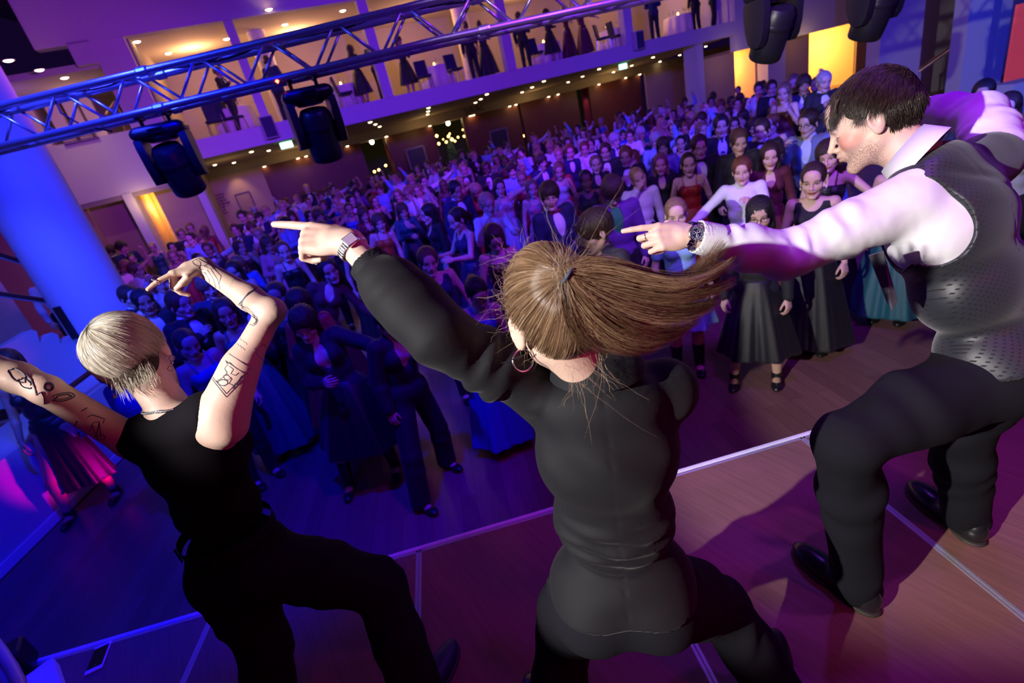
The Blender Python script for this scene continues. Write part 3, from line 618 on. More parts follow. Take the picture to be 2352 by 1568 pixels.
# dark wood foyer wall
for a, b in ((592, 800), (905, 982), (1088, 1190), (1222, 1330), (1378, 1478)):
    struct('wall_wood_panel', WOODW, (fpx(a, 380, 5.4)[0], fpx(b, 250, 5.4)[0], 0, 2.94, 5.4, 5.6))
for px, py in ((895, 340), (980, 300), (1083, 290), (1346, 230), (815, 350)):
    u, z = fpx(px, py, 6.2); mb = MB(); mb.loft([[fp(u-.16+i*.04, z0, 6.2+.04*(i % 2)) for i in range(9)]+[fp(u+.16-i*.04, z0, 6.26+.04*(i % 2)) for i in range(9)] for z0 in (0, 2.9)])
    o = mb.build('drape', mat('rust_drape', (.42, .07, .02), .8)); tag(o, 'narrow rust red drape in the foyer %s' % {895: 'left of the lit fir greenery', 980: 'at the left edge of the greenery opening', 1083: 'at the right edge of the greenery opening', 1346: 'in the right dark wood doorway', 815: 'in the left dark wood doorway'}[px], 'drape', 'rust drapes in the foyer')
    light('drape_spot', 'SPOT', fp(u, 2.85, 6.0), fp(u, .8, 6.22), 14, (1, .45, .12), .03, 50, .6)
# door head text, wall lettering and maps
cu = bpy.data.curves.new('hall_name', 'FONT'); cu.body = 'SAAL'; cu.size = .36; cu.extrude = .004; cu.space_character = 1.25; tmp = bpy.data.objects.new('tmp', cu); COL.objects.link(tmp)
bpy.context.view_layer.update(); me = bpy.data.meshes.new_from_object(tmp.evaluated_get(bpy.context.evaluated_depsgraph_get())); bpy.data.objects.remove(tmp); me.materials.clear(); me.materials.append(mat('dark_letter', (.10, .05, .06), .6)); o = bpy.data.objects.new('wall_lettering', me); COL.objects.link(o)
u, z = fpx(1068, 263, 4.98); o.matrix_world = Matrix.Translation(Vector(fp(u, z, 4.985))) @ Matrix((FT, A3(0, 0, 1), -FN)).transposed().to_4x4()
tag(o, 'faint dark letters SAAL on the beam above the foyer', 'lettering')
def plan_block(px, py, k, w, h, label, tri=False):
    u, z = fpx(px, py, k); mb = MB(); r = random.Random(px)
    for i in range(7):
        y = z+h/2-h*(i+.5)/7; ww = w*(i+1)/7 if tri else w*r.uniform(.7, 1); x = u+w/2-ww if tri else u-w/2
        while x < (u+w/2 if tri else u-w/2+ww):
            l = r.uniform(.05, .14); mb.box(fp(x+l/2, y, k-.012), (l, .006, h/7*.55), FT, FN); x += l+.03
    tag(mb.build('wall_text', mat('dark_letter', (.10, .05, .06), .6)), label, 'wall text')
plan_block(492, 473, 4.88, .95, .75, 'small dark block of text on the brown wall at the left back of the hall')
plan_block(1585, 205, 4.98, 1.1, .95, 'triangular seating plan printed on the brown wall at the right back', True)
def picture(px, py, k, w, h, label, nm='picture', dark=True):
    u, z = fpx(px, py, k); r = empty(nm, fp(u, z-h/2, k), 0, label, 'picture'); mb = MB(); loc = lambda x, zz, kk: FT*x+FN*kk+A3(0, 0, zz)
    for x, zz, sx, sz in ((0, 0, w, .03), (0, h, w, .03), (-w/2, h/2, .03, h), (w/2, h/2, .03, h)): mb.box(loc(x, zz, -.02), (sx, .03, sz), FT, FN)
    mb.build('frame', BLK, r); mb = MB(); mb.box(loc(0, h/2, -.01), (w-.02, .012, h-.02), FT, FN); mb.build('canvas', mat('picture_dark', (.03, .025, .03), .5) if dark else mat('picture_tan', (.34, .22, .12), .6), r)
    light('picture_lamp', 'SPOT', fp(u, z+h/2+.9, k-.5), fp(u, z, k), 30, AMB, .05, 70, .8)
picture(1955, 153, 3.7, .55, .75, 'dark framed picture under a wall lamp in the yellow side room'); picture(565, 465, 4.9, .5, .7, 'small tan picture on the brown wall behind the left of the crowd', dark=False)
# ceiling of the hall and outer shell
mb = MB(); mb.add([(-16, -4, 10.2), (34, -4, 10.2), (34, 42, 10.2), (-16, 42, 10.2)], [(0, 3, 2, 1)]); tag(mb.build('ceiling', WALL), kind='structure')
mb = MB(); mb.box((-15.9, 9, 5), (.2, 26, 10.4)); tag(mb.build('wall_left', WALL), kind='structure')
mb = MB(); mb.box((24.2, 8, 5), (.2, 30, 10.4)); tag(mb.build('wall_right', WALL), kind='structure')
# ---- downlights
ORD = ['first', 'second', 'third', 'fourth', 'fifth', 'sixth', 'seventh', 'eighth', 'ninth', 'tenth', 'eleventh', 'twelfth', 'thirteenth', 'fourteenth', 'fifteenth', 'sixteenth', 'seventeenth', 'eighteenth', 'nineteenth', 'twentieth', 'twenty-first', 'twenty-second', 'twenty-third', 'twenty-fourth', 'twenty-fifth', 'twenty-sixth', 'rightmost']
GL = mat('lamp_glow', (1, .8, .5), .5, emit=(1, .72, .38), estr=22)
def downlight(X, n, label, group, r=.062, first=[None]):
    root = empty('ceiling_light', X, 0, label, 'ceiling light', group); n = nrm(n)
    if first[0] is None:
        mb = MB(); mb.lathe((0, 0, 0), [(1.35, 0), (1.35, -.12), (1.0, -.14), (1.0, 0)], 20); a = mb.build('trim_ring', mat('cream_column'), root, auto=True)
        mb = MB(); mb.lathe((0, 0, 0), [(.05, -.42), (.45, -.38), (.80, -.27), (.97, -.12), (.97, -.02), (.05, -.02)], 20); b = mb.build('lamp', GL, root); first[0] = (a, b)
    else:
        for s in first[0]: c = s.copy(); COL.objects.link(c); c.parent = root
    root.scale = (r, r, r); return root
def soff(px, py):
    P0, n = fp(0, 3.425, .25), np.cross(FT, nrm(fp(0, 3.245, 5.02)-fp(0, 3.425, .25))); d = ray(px, py); return CAM+d*(((P0-CAM)@n)/(d@n))
for i, (px, py) in enumerate([(440, 382), (493, 377), (537, 372), (577, 347), (617, 344), (762, 315), (850, 279), (862, 284), (872, 289), (984, 246), (983, 254), (982, 261), (1092, 234), (1104, 226), (1118, 215), (1199, 210), (1222, 199), (1249, 185), (1305, 187), (1338, 174), (1376, 157), (1409, 164), (1451, 149), (1500, 130), (1510, 142), (1561, 125), (1621, 105)]):
    X = soff(px, py+1); k = (X-FP)@FN
    if not .3 < k < 4.9: X = soff(px, py+1)*1.; k = min(max(k, .4), 4.8); u = (X-FP)@FT; X = fp(u, 3.425-.18*(k-.25)/4.77, k)
    downlight(X, -A3(0, 0, 1), ORD[i]+' from the left of the glowing downlights in the soffit under the balcony', 'soffit downlights')
for i, (px, py) in enumerate([(583, 389), (608, 385), (684, 362), (703, 359), (798, 336), (887, 312), (987, 288), (1080, 266), (1087, 263), (1171, 245), (1185, 240), (1261, 225), (1282, 218), (1376, 196), (1438, 185), (1470, 176)]):
    u, z = fpx(px, py, 5.3); downlight(fp(u, 2.93, 5.3), -A3(0, 0, 1), ORD[i]+' from the left of the small downlights behind the foyer beam', 'foyer downlights')
for i, (px, py) in enumerate([(314, 95), (465, 58), (617, 21), (386, 122), (520, 89), (654, 56), (787, 24), (443, 142)]):
    X = onz(px, py, 6.5); downlight(X, -A3(0, 0, 1), ['first from the left in the front row', 'second from the left in the front row', 'third from the left in the front row', 'first from the left in the middle row', 'second from the left in the middle row', 'third from the left in the middle row', 'fourth from the left in the middle row', 'lone back-row one above the truss'][i]+' of balcony ceiling downlights', 'balcony downlights', .085)
for i, (px, py) in enumerate([(19, 138), (90, 160), (148, 178), (198, 195)]):
    X = onz(px, py, 5.95); downlight(X, -A3(0, 0, 1), 'round downlight in the gallery ceiling at upper left, %s' % ['beside the blue column', 'second from the blue column', 'third from the blue column', 'nearest the balcony'][i], 'gallery downlights', .085)
    light('gallery_lamp', 'SPOT', X-A3(0, 0, .05), X-A3(0, -.4, 3), 60, AMB, .05, 100, .6)
for u, k_, p_, c_ in ((-2, 1.8, 14, (1, .5, .3)), (-5, 1.8, 20, (1, .5, .3)), (-3.4, .9, 16, (.35, .1, 1))): light('gallery_fill', 'POINT', fp(u, 5.2, k_), None, p_, c_, .2)  # added fill lights with no fixture, they brighten the gallery and its ceiling
for u in (1.2, 4.2, 8, 12.5, 17.2):
    light('balcony_lamp', 'POINT', fp(u, 6.1, 2.6), None, 105, (1, .48, .20), .2)
for u in (3, 8, 13, 17.5): light('foyer_lamp', 'POINT', fp(u, 2.8, 4.2), None, 12, AMB, .15)
for u in (-1.3, .8): light('foyer_wall_lamp', 'POINT', fp(u, 2.7, 2.2 if u > 0 else -.3), None, 10, AMB, .15)
light('foyer_wall_lamp', 'POINT', fp(16.6, 2.7, 3.6), None, 16, AMB, .15); light('foyer_wall_lamp', 'POINT', fp(19.5, 2.6, -.6), None, 10, AMB, .15); light('foyer_wall_lamp', 'POINT', fp(23.6, 2.6, -.6), None, 10, AMB, .15)
PG = mat('globe_glow', (1, .9, .6), .5, emit=(1, .85, .45), estr=30)
for i, (px, py) in enumerate(((854, 326), (1029, 283), (1201, 243), (1369, 206))):
    u, z = fpx(px, py, 6.6); r = empty('pendant_lamp', fp(u, z, 6.6), 0, 'bright round globe lamp hanging in the dark foyer, %s from the left' % ['first', 'second', 'third', 'fourth'][i], 'pendant lamp', 'foyer globe lamps'); mb = MB()
    mb.lathe((0, 0, 0), [(.02, -.09), (.07, -.06), (.09, 0), (.07, .06), (.02, .09)], 16); mb.build('globe', PG, r, smooth=True); mb = MB(); mb.tube([(0, 0, .08), (0, 0, max(.1, 2.93-z))], .008, 6); mb.build('cord', BLK, r)
CG = mat('candle_glow', (1, .7, .3), .5, emit=(1, .45, .10), estr=14)
# lit greenery in the foyer opening
u, z = fpx(1032, 325, 7.6); r = empty('fir_tree', fp(u, 0, 7.6), 0, 'dark fir greenery with small warm fairy lights in the foyer opening', 'tree'); mb = MB(); rr = random.Random(3)
for i in range(420):
    h = rr.uniform(.3, 2.2); a = rr.uniform(0, 6.283); w = (2.45-h)*.32; p = A3(w*math.cos(a), w*math.sin(a), h); mb.tube([A3(0, 0, h+.12), p*.6+A3(0, 0, (h+.06)*.4), p-A3(0, 0, .05)], [.012, .03, .006], 4)
mb.build('foliage', mat('fir_green', (.03, .09, .035), .8), r)
mb = MB()
for (px, py, s) in ((1003, 312, .13), (1008, 330, .12), (1030, 313, .12), (1038, 320, .14), (1025, 326, .11), (1052, 315, .09), (1063, 298, .07), (1066, 313, .10), (1018, 320, .06), (1045, 324, .09), (1033, 307, .07)):
    uu, zz = fpx(px, py, 7.0); c = fp(uu, zz, 7.0)-fp(u, 0, 7.6); mb.lathe(c, [(.01, -s*.5), (s*.42, -s*.2), (s*.5, 0), (s*.42, s*.2), (.01, s*.5)], 10)
mb.build('fairy_lights', CG, r)
for i, (px, py) in enumerate(((860, 394), (870, 390), (886, 380), (1204, 293), (1213, 299), (1181, 312), (1203, 312), (1390, 267))):
    u, z = fpx(px, py, 7.2); mb = MB(); mb.lathe((0, 0, z), [(.01, -.05), (.045, -.03), (.055, 0), (.045, .03), (.01, .05)], 12)
    o = empty('candle_light', fp(u, 0, 7.2)); mb.build('flame', CG, o, smooth=True); mb = MB(); mb.tube([(0, 0, 0), (0, 0, z-.05)], .012, 6); mb.build('stand', BLK, o); tag(o, ORD[i]+' from the left of the tiny warm candle lights in the foyer', 'candle light', 'foyer candle lights')
for nm, (px, py), w, h in (('left', (957, 372), .75, 1.1), ('right', (1145, 335), .8, 1.3)):
    u, z = fpx(px, py, 5.0); r = empty('display_stand', fp(u, 0, 4.7), 0, 'dark framed display board standing against the wood wall %s' % ('left of the fir greenery' if nm == 'left' else 'right of the fir greenery'), 'display board'); mb = MB()
    X = lambda x, zz, k=0: FT*x+FN*k+A3(0, 0, zz)
    for x, zz, sx, sz in ((0, z-h/2, w, .07), (0, z+h/2, w, .07), (-w/2, z, .07, h), (w/2, z, .07, h)): mb.box(X(x, zz), (sx, .05, sz), FT, FN)
    mb.build('frame', mat('grey_frame', (.16, .12, .13), .5), r); mb = MB(); mb.box(X(0, z, .01), (w, .02, h), FT, FN); mb.build('board', mat('picture_dark'), r); mb = MB()
    for x in (-w*.35, w*.35): mb.box(X(x, (z-h/2)/2, .02), (.05, .05, z-h/2), FT, FN); mb.box(X(x, .02, 0), (.06, .45, .04), FT, FN)
    mb.build('leg', mat('grey_frame'), r)
# exit signs
SG = mat('exit_glow', (.6, 1, .8), .5, emit=(.35, 1, .72), estr=5.5); SD = mat('exit_dark_green', (.02, .30, .16), .5, emit=(.02, .4, .2), estr=.6)
for i, (px, py, k, w, lab) in enumerate(((658, 333, 1.0, .38, 'glowing green exit sign under the balcony left of the second stage light'), (1430, 153, 1.0, .38, 'glowing green exit sign under the right part of the balcony'), (320, 149, 4.3, .40, 'glowing exit sign at the balcony ceiling on the left'), (108, 205, 3.1, .24, 'tiny glowing exit sign in the upper left gallery'))):
    u, z = fpx(px, py, k); r = empty('exit_sign', fp(u, z, k), 0, lab, 'exit sign', 'exit signs'); mb = MB(); mb.box((0, 0, 0), (w, .05, w*.5), FT, FN, bev=.01); mb.build('housing', mat('exit_case', (.5, .7, .6), .5), r); mb = MB()
    for s in (-1, 1): mb.box(FT*s*w*.24-FN*.03, (w*.44, .01, w*.44), FT, FN)
    mb.build('lit_panel', SG, r); mb = MB(); q = lambda x, zz: FT*x*w-FN*.037+A3(0, 0, zz*w)
    mb.tube([q(-.40, 0), q(-.12, 0)], .006, 5); mb.tube([q(-.32, .07), q(-.41, 0), q(-.32, -.07)], .006, 5)
    mb.tube([q(.26, .13), q(.25, .02), q(.33, -.05), q(.30, -.15)], .007, 5); mb.tube([q(.25, .02), q(.18, -.08), q(.12, -.10)], .007, 5); mb.tube([q(.16, .03), q(.22, .10), q(.30, .07), q(.35, .03)], .006, 5); mb.lathe(q(.27, .165), [(.002, -.014), (.014, 0), (.002, .014)], 8); mb.build('pictogram', SD, r)
    mb = MB(); mb.tube([A3(0, 0, w*.25), A3(0, 0, w*.25+.15)], .01, 6); mb.build('bracket', BLK, r)
# wall speakers on the balcony front
for (px, py), lab in (((618, 292), 'dark blue-grey wall speaker at the foot of the first balcony pillar'), ((1466, 93), 'dark blue-grey wall speaker at the foot of the right balcony pillar')):
    u, z = fpx(px, py, -.15); r = empty('wall_speaker', fp(u, z, -.15), 0, lab, 'speaker', 'balcony speakers'); mb = MB(); mb.box((0, 0, 0), (.36, .24, .58), FT, FN, bev=.02); mb.build('cabinet', mat('speaker_case', (.45, .42, .45), .6), r)
    mb = MB(); mb.box(-FN*.125, (.31, .02, .52), FT, FN, bev=.008); mb.build('grille', mat('speaker_cloth', (.05, .05, .10), .8, bump=.5, bscale=300), r)
mb = MB()
u, z = fpx(186, 320, -.02)
for i in range(3): mb.box(fp(u, z+.05-i*.05, -.04), (.75, .02, .022), FT, FN)
tag(mb.build('air_vent', mat('vent_dark', (.05, .035, .05), .6)), 'dark slotted air vent in the violet left parapet wall', 'vent')
# ---- left side: column, stair, rails
BCOL = mat('blue_lit_plaster', (.60, .60, .62), .6, var=.02)
mb = MB(); mb.lathe((-5.50, 7.12, 0), [(.44, 0), (.44, 10.2)], 48); tag(mb.build('wall_big_column', BCOL, auto=True), kind='structure')
mb = MB(); mb.box((-5.35, 5.6, .42), (.8, 5.2, .84)); tag(mb.build('wall_left_low', WALL), kind='structure')
mb = MB(); mb.box((-4.935, 5.6, .06), (.03, 5.2, .11), bev=.01); tag(mb.build('baseboard_left', mat('white_skirting', (.8, .8, .82), .4)), kind='structure')
def onx(px, py, x): d = ray(px, py); return CAM+d*((x-CAM[0])/d[0])
prof = [onx(px, py, -5.72) for px, py in ((0, 800), (72, 757), (84, 760), (92, 788), (120, 763), (133, 768), (140, 790), (166, 768), (176, 775), (184, 792), (200, 782))]
mb = MB(); low = [A3(-5.72, prof[-1][1], .84), A3(-5.72, prof[0][1], .84)]; poly = prof+low; mb.loft([[p+A3(dx, 0, 0) for p in poly] for dx in (.0, -.12)]); tag(mb.build('wall_stair_stringer', WALL), kind='structure')
mb = MB()
for i in range(9): mb.box((-6.5, 6.3-i*.30, 1.05+i*.17-.35), (1.4, .34, .17))
tag(mb.build('wall_stair_steps', WALL), kind='structure')
mb = MB(); mb.box((-8.1, 5.6, 3), (.15, 6.5, 6.2)); tag(mb.build('wall_stair_back', WALL), kind='structure')
RAILM = mat('rail_dark_red', (.10, .02, .02), .35)
for (a, b), lab, sc in ((((-40, 573), (108, 618)), 'upper dark red handrail of the blue-lit stair', 1.), (((-40, 668), (131, 693)), 'lower dark red handrail of the blue-lit stair', 1.)):
    p, q = onx(*a, -5.9), onx(*b, -5.9); r = empty('stair_handrail', p, 0, lab, 'handrail', 'stair handrails'); mb = MB(); mb.tube([p-p, q-p], .028, 10); mb.build('grip', RAILM, r); mb = MB(); mb.tube([A3(0, 0, -.045), q-p-A3(0, 0, .045)], .010, 6); mb.build('bracket_bar', ALU, r)
a, b = onx(150, 897, -4.9), onx(240, 830, -4.9); mb = MB(); mb.tube([a, b+(b-a)*.6], .03, 10); mb.tube([b+(b-a)*.3, b+(b-a)*.3-A3(0, 0, .35)], .018, 8); tag(mb.build('wall_handrail', RAILM), 'short dark diagonal handrail on the low magenta-lit wall', 'handrail')
p = onx(160, 738, -5.62); mb = MB(); mb.box(p, (.10, .14, .46)); tag(mb.build('newel_post', BLK), 'black newel post at the foot of the blue stair', 'post')
light('magenta_ledge', 'SPOT', (-3.9, 4.4, .25), (-5.0, 4.7, .7), 34, (1, 0, .55), .05, 60, .6)
light('blue_stair', 'SPOT', (-3.2, 2.8, 3.3), (-5.8, 6.0, 1.4), 520, (.05, .10, 1), .08, 50, .6)
# ---- right side: blue pillars
def pillar(px0, px1, py, d, depth, name, m):
    a, b = at(px0, py, d), at(px1, py, d); a[2] = b[2] = 0; t = nrm(b-a); n = A3(-t[1], t[0], 0); w = np.linalg.norm(b-a); mb = MB(); mb.box((a+b)/2+n*depth/2+A3(0, 0, 5.1), (w, depth, 10.2), t, n); tag(mb.build(name, m), kind='structure')
pillar(2022, 2117, 100, 14, .6, 'wall_blue_pier', BCOL); pillar(2217, 2270, 100, 10.5, .4, 'wall_grey_pier', WALL); pillar(2270, 2312, 100, 11.5, .4, 'wall_blue_pier_b', BCOL)
pillar(2100, 2420, 60, 17, .2, 'wall_blue_back', BCOL)
a = at(2112, 165, 13); b = at(2215, 92, 11.5); r = empty('ramp_handrail', a, 0, 'blue-lit slanting handrail between the two right piers', 'handrail'); mb = MB(); mb.tube([a-a, b-a], .03, 8); mb.build('grip', ALU, r); mb = MB(); mb.tube([A3(0, 0, .06), b-a+A3(0, 0, .06)], .03, 8); mb.build('red_cap', RAILM, r)
for q_ in (.02, .98): p_ = (b-a)*q_; mb = MB(); mb.tube([A3(p_[0], p_[1], -a[2]), p_], .02, 6); mb.build('post', ALU, r)
mb = MB(); p0, p1 = at(2300, 195, 9.5), at(2420, 195, 9.5); t = nrm((p1-p0)*A3(1, 1, 0)); mb.box(((p0+p1)/2)*A3(1, 1, 0)+A3(0, 0, p0[2]/2), (np.linalg.norm(p1-p0), .5, p0[2]), t); tag(mb.build('wall_right_plinth', BCOL), kind='structure')
p0, p1 = at(2318, 125, 12), at(2380, 125, 12); mb = MB(); mb.box((p0+p1)/2+A3(0, 0, .1), (np.linalg.norm(p1-p0), .06, 2.0), nrm((p1-p0)*A3(1, 1, 0))); tag(mb.build('red_screen', mat('red_screen', (.8, .12, .12), .5, emit=(.9, .08, .10), estr=.35)), 'glowing coral red panel at the right edge behind the piers', 'screen')
# raised surround at the back right
mb = MB(); pts = [fp(15.3, 0, -1.6), fp(40, 0, -7.5), fp(40, 0, 5), fp(15.3, 0, 5)]; mb.loft([[p+A3(0, 0, z) for p in pts] for z in (0, .35)]); tag(mb.build('floor_raised_right', PARQ), kind='structure')
a, b = onz(1790, 283, 1.25), onz(1860, 262, 1.25); r = empty('hall_handrail', a*A3(1, 1, 0), 0, 'red handrail in the crowd left of the dancing man', 'handrail'); mb = MB(); a0 = a*A3(1, 1, 0); mb.tube([a-a0, b-a0], .03, 8); mb.build('grip', mat('red_rail', (.5, .04, .03), .4), r)
mb = MB(); pass
for p in (a, b): mb = MB(); mb.tube([(p-a0)*A3(1, 1, 0), p-a0], .02, 6); mb.build('post', BLK, r)
# ------------------------------------------------------------------ stage
SZ = .9; SR = math.radians(3.4); SX = A3(math.cos(SR), math.sin(SR), 0); SY = A3(-math.sin(SR), math.cos(SR), 0); SO = onz(962, 1262, SZ)*A3(1, 1, 0)
for r_ in range(2):
    for i in range(-2, 6):
        c = SO+SX*(i+.5)-SY*(1.0+2*r_); root = empty('stage_deck', c, 0, 'wooden stage deck panel with aluminium edges, %s' % (['front row', 'second row'][r_]+', '+['under the phone', 'second from left', 'third from left', 'under the ponytailed woman', 'under the near shoe', 'under the far shoe', 'seventh from left', 'at far right'][i+2]), 'stage panel', 'stage deck panels')
        mb = MB(); mb.box((0, 0, SZ-.0075), (.972, 1.972, .012), SX, SY); mb.build('deck_board', DECKM, root)
        mb = MB()
        for s in (-1, 1): mb.box(SX*s*.4925+A3(0, 0, SZ-.045), (.0135, 1.998, .09), SX, SY, bev=.002)
        mb.box(SY*.9915+A3(0, 0, SZ-.045), (.998, .017, .09), SX, SY, bev=.002); mb.box(-SY*.9915+A3(0, 0, SZ-.045), (.998, .017, .09), SX, SY); mb.build('edge_frame', ALU, root); mb = MB()
        for sx in (-1, 1):
            for sy in (-1, 1): mb.tube([SX*sx*.44+SY*sy*.93+A3(0, 0, 0), SX*sx*.44+SY*sy*.93+A3(0, 0, SZ-.09)], .024, 8)
        mb.build('legs', ALU, root)
a, b = SO-SX*2-SY*0, SO+SX*6; mb = MB(); mb.box((a+b)/2+SY*.012+A3(0, 0, SZ-.03), (8, .022, .066), SX, SY, bev=.004)
tag(mb.build('stage_edge_strip', mat('white_edge', (.85, .85, .9), .35)), 'long pale strip along the front edge of the stage', 'edge strip')
# phone, monitor and paper at the lower left
def slab_box(px, py, z): return onz(px, py, z)
p = [slab_box(*q, SZ+.01) for q in ((190, 1543), (238, 1528), (256, 1476), (214, 1487))]; c = sum(p)/4; yv = nrm(p[2]+p[3]-p[0]-p[1]); xv = nrm(np.cross(yv, A3(0, 0, 1))); r = empty('phone', c*A3(1, 1, 0)+A3(0, 0, SZ), 0, 'white-framed mobile phone lying face up on the stage deck', 'phone'); mb = MB(); mb.box((0, 0, .0045), (.072, .148, .009), xv, yv, bev=.004); mb.build('case', mat('phone_white', (.8, .8, .85), .3), r)
mb = MB(); mb.box((0, 0, .0095), (.064, .112, .001), xv, yv); mb.build('screen', mat('phone_glass', (.005, .005, .01), .05, spec=.8), r); mb = MB(); mb.lathe(-yv*.045+A3(0, 0, .0102)+xv*.004, [(.002, 0), (.0035, 0), (.0035, .0004), (.002, .0004)], 10); mb.build('home_button', STEEL, r)
c = onz(34, 1528, SZ+.05); r = empty('monitor_speaker', (c[0]-.02, c[1], SZ), 0, 'small black box speaker at the lower left corner of the stage', 'speaker'); mb = MB(); mb.box((0, 0, .07), (.16, .12, .14), A3(.86, .5, 0), A3(-.5, .86, 0), bev=.012); mb.build('cabinet', BLK, r)
p = [onz(*q, SZ+.06) for q in ((60, 1552), (120, 1508), (150, 1600), (80, 1640))]; mb = MB(); mb.loft([[q-A3(0, 0, .055) for q in p], p]); tag(mb.build('white_box', mat('white_card', (.8, .8, .84), .6)), 'pale flat box on the stage at the lower left corner', 'box')
mb = MB(); pts = [onz(*q, SZ+.35) for q in ((-30, 1455), (0, 1492), (28, 1535), (45, 1570), (60, 1620))]; mb.tube(pts, .020, 10); pts2 = [q-A3(0, 0, .0) for q in (onz(-20, 1530, SZ+.33), onz(14, 1560, SZ+.33), onz(26, 1600, SZ+.33))]; mb.tube(pts2, .016, 10); mb.tube([pts[-1], pts[-1]-A3(0, 0, .33)], .016, 8)
tag(mb.build('chair_frame', mat('beige_tube', (.55, .40, .32), .45), smooth=True), 'curved beige tube of a chair at the extreme lower left', 'chair')
# ------------------------------------------------------------------ truss and moving lights
TY, TZ0, TZ1 = 4.2, 3.265, 3.50; TA = mat('truss_alu', (.62, .63, .66), .32, .85, bump=.05, var=.06)
root = empty('lighting_truss', (0, TY, TZ0), 0, 'blue-lit aluminium box truss hanging across the hall above the crowd', 'truss')
T4 = [(0, 0), (0, TZ1-TZ0), (.24, 0), (.24, TZ1-TZ0)]
for y, z in T4: mb = MB(); mb.tube([(-4.6, y, z+.02), (-2, y, z+.01), (0, y, z), (4.6, y, z-.13)], .025, 12); mb.build('chord', TA, root, smooth=True)
zo = lambda x: -.028*max(0, x)+.005*max(0, -x)
for face in ((0, 1), (2, 3), (0, 2), (1, 3)):
    (y0, z0), (y1, z1) = T4[face[0]], T4[face[1]]; mb = MB(); x = -4.4; k = 0
    while x < 4.4:
        a, b = ((y0, z0), (y1, z1)) if k % 2 == 0 else ((y1, z1), (y0, z0)); mb.tube([(x, a[0], a[1]+zo(x)), (x+.22, b[0], b[1]+zo(x+.22))], .0105, 8); x += .25; k += 1
    mb.build('lattice', TA, root, smooth=True)
for x in (-2.05, .35, 2.7):
    for y, z in T4: mb = MB(); mb.lathe((x, y, z+zo(x)-.0), [(.030, -.04), (.033, -.03), (.033, .03), (.030, .04)], 12, Z=(1, 0, 0)); mb.build('coupler', TA, root)
mb = MB()
for x0, x1, s in ((-3.6, 2.9, .03), (-2.4, 2.2, -.02)):
    pts = [(x, .12+s+.03*math.sin(x*3), TZ1-TZ0+.01+.02*math.sin(x*7+s*99)+zo(x)) for x in np.linspace(x0, x1, 60)]; mb.tube(pts, .010, 6)
mb.tube([(-2.72, .02, .22), (-2.70, -.02, .12), (-2.62, 0, .02), (-2.5, .1, -.05)], .006, 6); mb.build('cables', BLK, root)
def moving_head(px, py, label, yaw, tilt, led=False):
    q = CAM+ray(px, py)*((TY+.12-CAM[1])/ray(px, py)[1]); x = q[0]; z0 = TZ0+zo(x)
    r = empty('moving_head_light', (x, TY+.12, z0-.035), yaw, label, 'stage light', 'moving lights on the truss'); r.scale = (1.03, 1.03, 1.03)
    for s in (-1, 1): mb = MB(); mb.box((s*.09, 0, .025), (.035, .16, .06), bev=.008); mb.tube([(s*.09, 0, .0), (s*.09, 0, -.05)], .014, 8); mb.build('clamp', BLK, r)
    mb = MB(); mb.box((0, 0, -.095), (.36, .24, .095), bev=.035); mb.lathe((0, 0, -.16), [(.09, 0), (.11, .02), (.11, .03)], 20); mb.build('base', BLK, r, auto=True)
    for s in (-1, 1):
        mb = MB(); mb.loft([[(s*(.150+dx), dy*w, z) for dx, dy in ((-.028, -1), (.024, -1), (.040, 0), (.024, 1), (-.028, 1))] for z, w in ((-.13, .10), (-.19, .11), (-.32, .095), (-.40, .07), (-.44, .035))]); mb.build('yoke_arm', BLK, r, auto=True)
    hd = bpy.data.objects.new('lamp_head', None); COL.objects.link(hd); hd.parent = r; hd.location = (0, 0, -.335); hd.rotation_euler = (tilt, 0, 0)
    mb = MB(); mb.lathe((0, 0, 0), [(.035, .15), (.095, .145), (.116, .11), (.120, .03), (.122, -.03), (.122, -.12), (.118, -.20), (.110, -.212), (.100, -.19)], 28); mb.lathe((0, 0, .03), [(.120, -.02), (.126, 0), (.120, .02)], 28); b = mb.build('lamp_housing', BLK, r, auto=True); b.location = hd.location; b.rotation_euler = hd.rotation_euler
    mb = MB(); mb.lathe((0, 0, -.192), [(.001, -.004), (.06, -.010), (.101, 0), (.101, .006), (.001, .006)], 28); l = mb.build('lens', mat('lens_glass', (.01, .01, .02), .06, spec=.9), r, smooth=True); l.location = hd.location; l.rotation_euler = hd.rotation_euler
    bpy.data.objects.remove(hd)
    mb = MB(); mb.box((0, -.124, -.095), (.10, .006, .035)); mb.build('display', mat('phone_glass'), r)
    if led: mb = MB(); mb.lathe((-.17, -.08, .02), [(.002, -.014), (.014, 0), (.002, .014)], 10); mb.build('red_indicator', mat('red_led', (1, .05, .02), .5, emit=(1, .05, .02), estr=20), r)
moving_head(352, 268, 'black moving head light, leftmost under the blue truss', .25, math.radians(24))
moving_head(690, 175, 'black moving head light with a red indicator, second from the left on the truss', .35, math.radians(18), True)
moving_head(1775, -75, 'black moving head light hanging above the right wall', .2, math.radians(28)); moving_head(2020, -120, 'black moving head light at the top right, mostly out of frame', .2, math.radians(24))
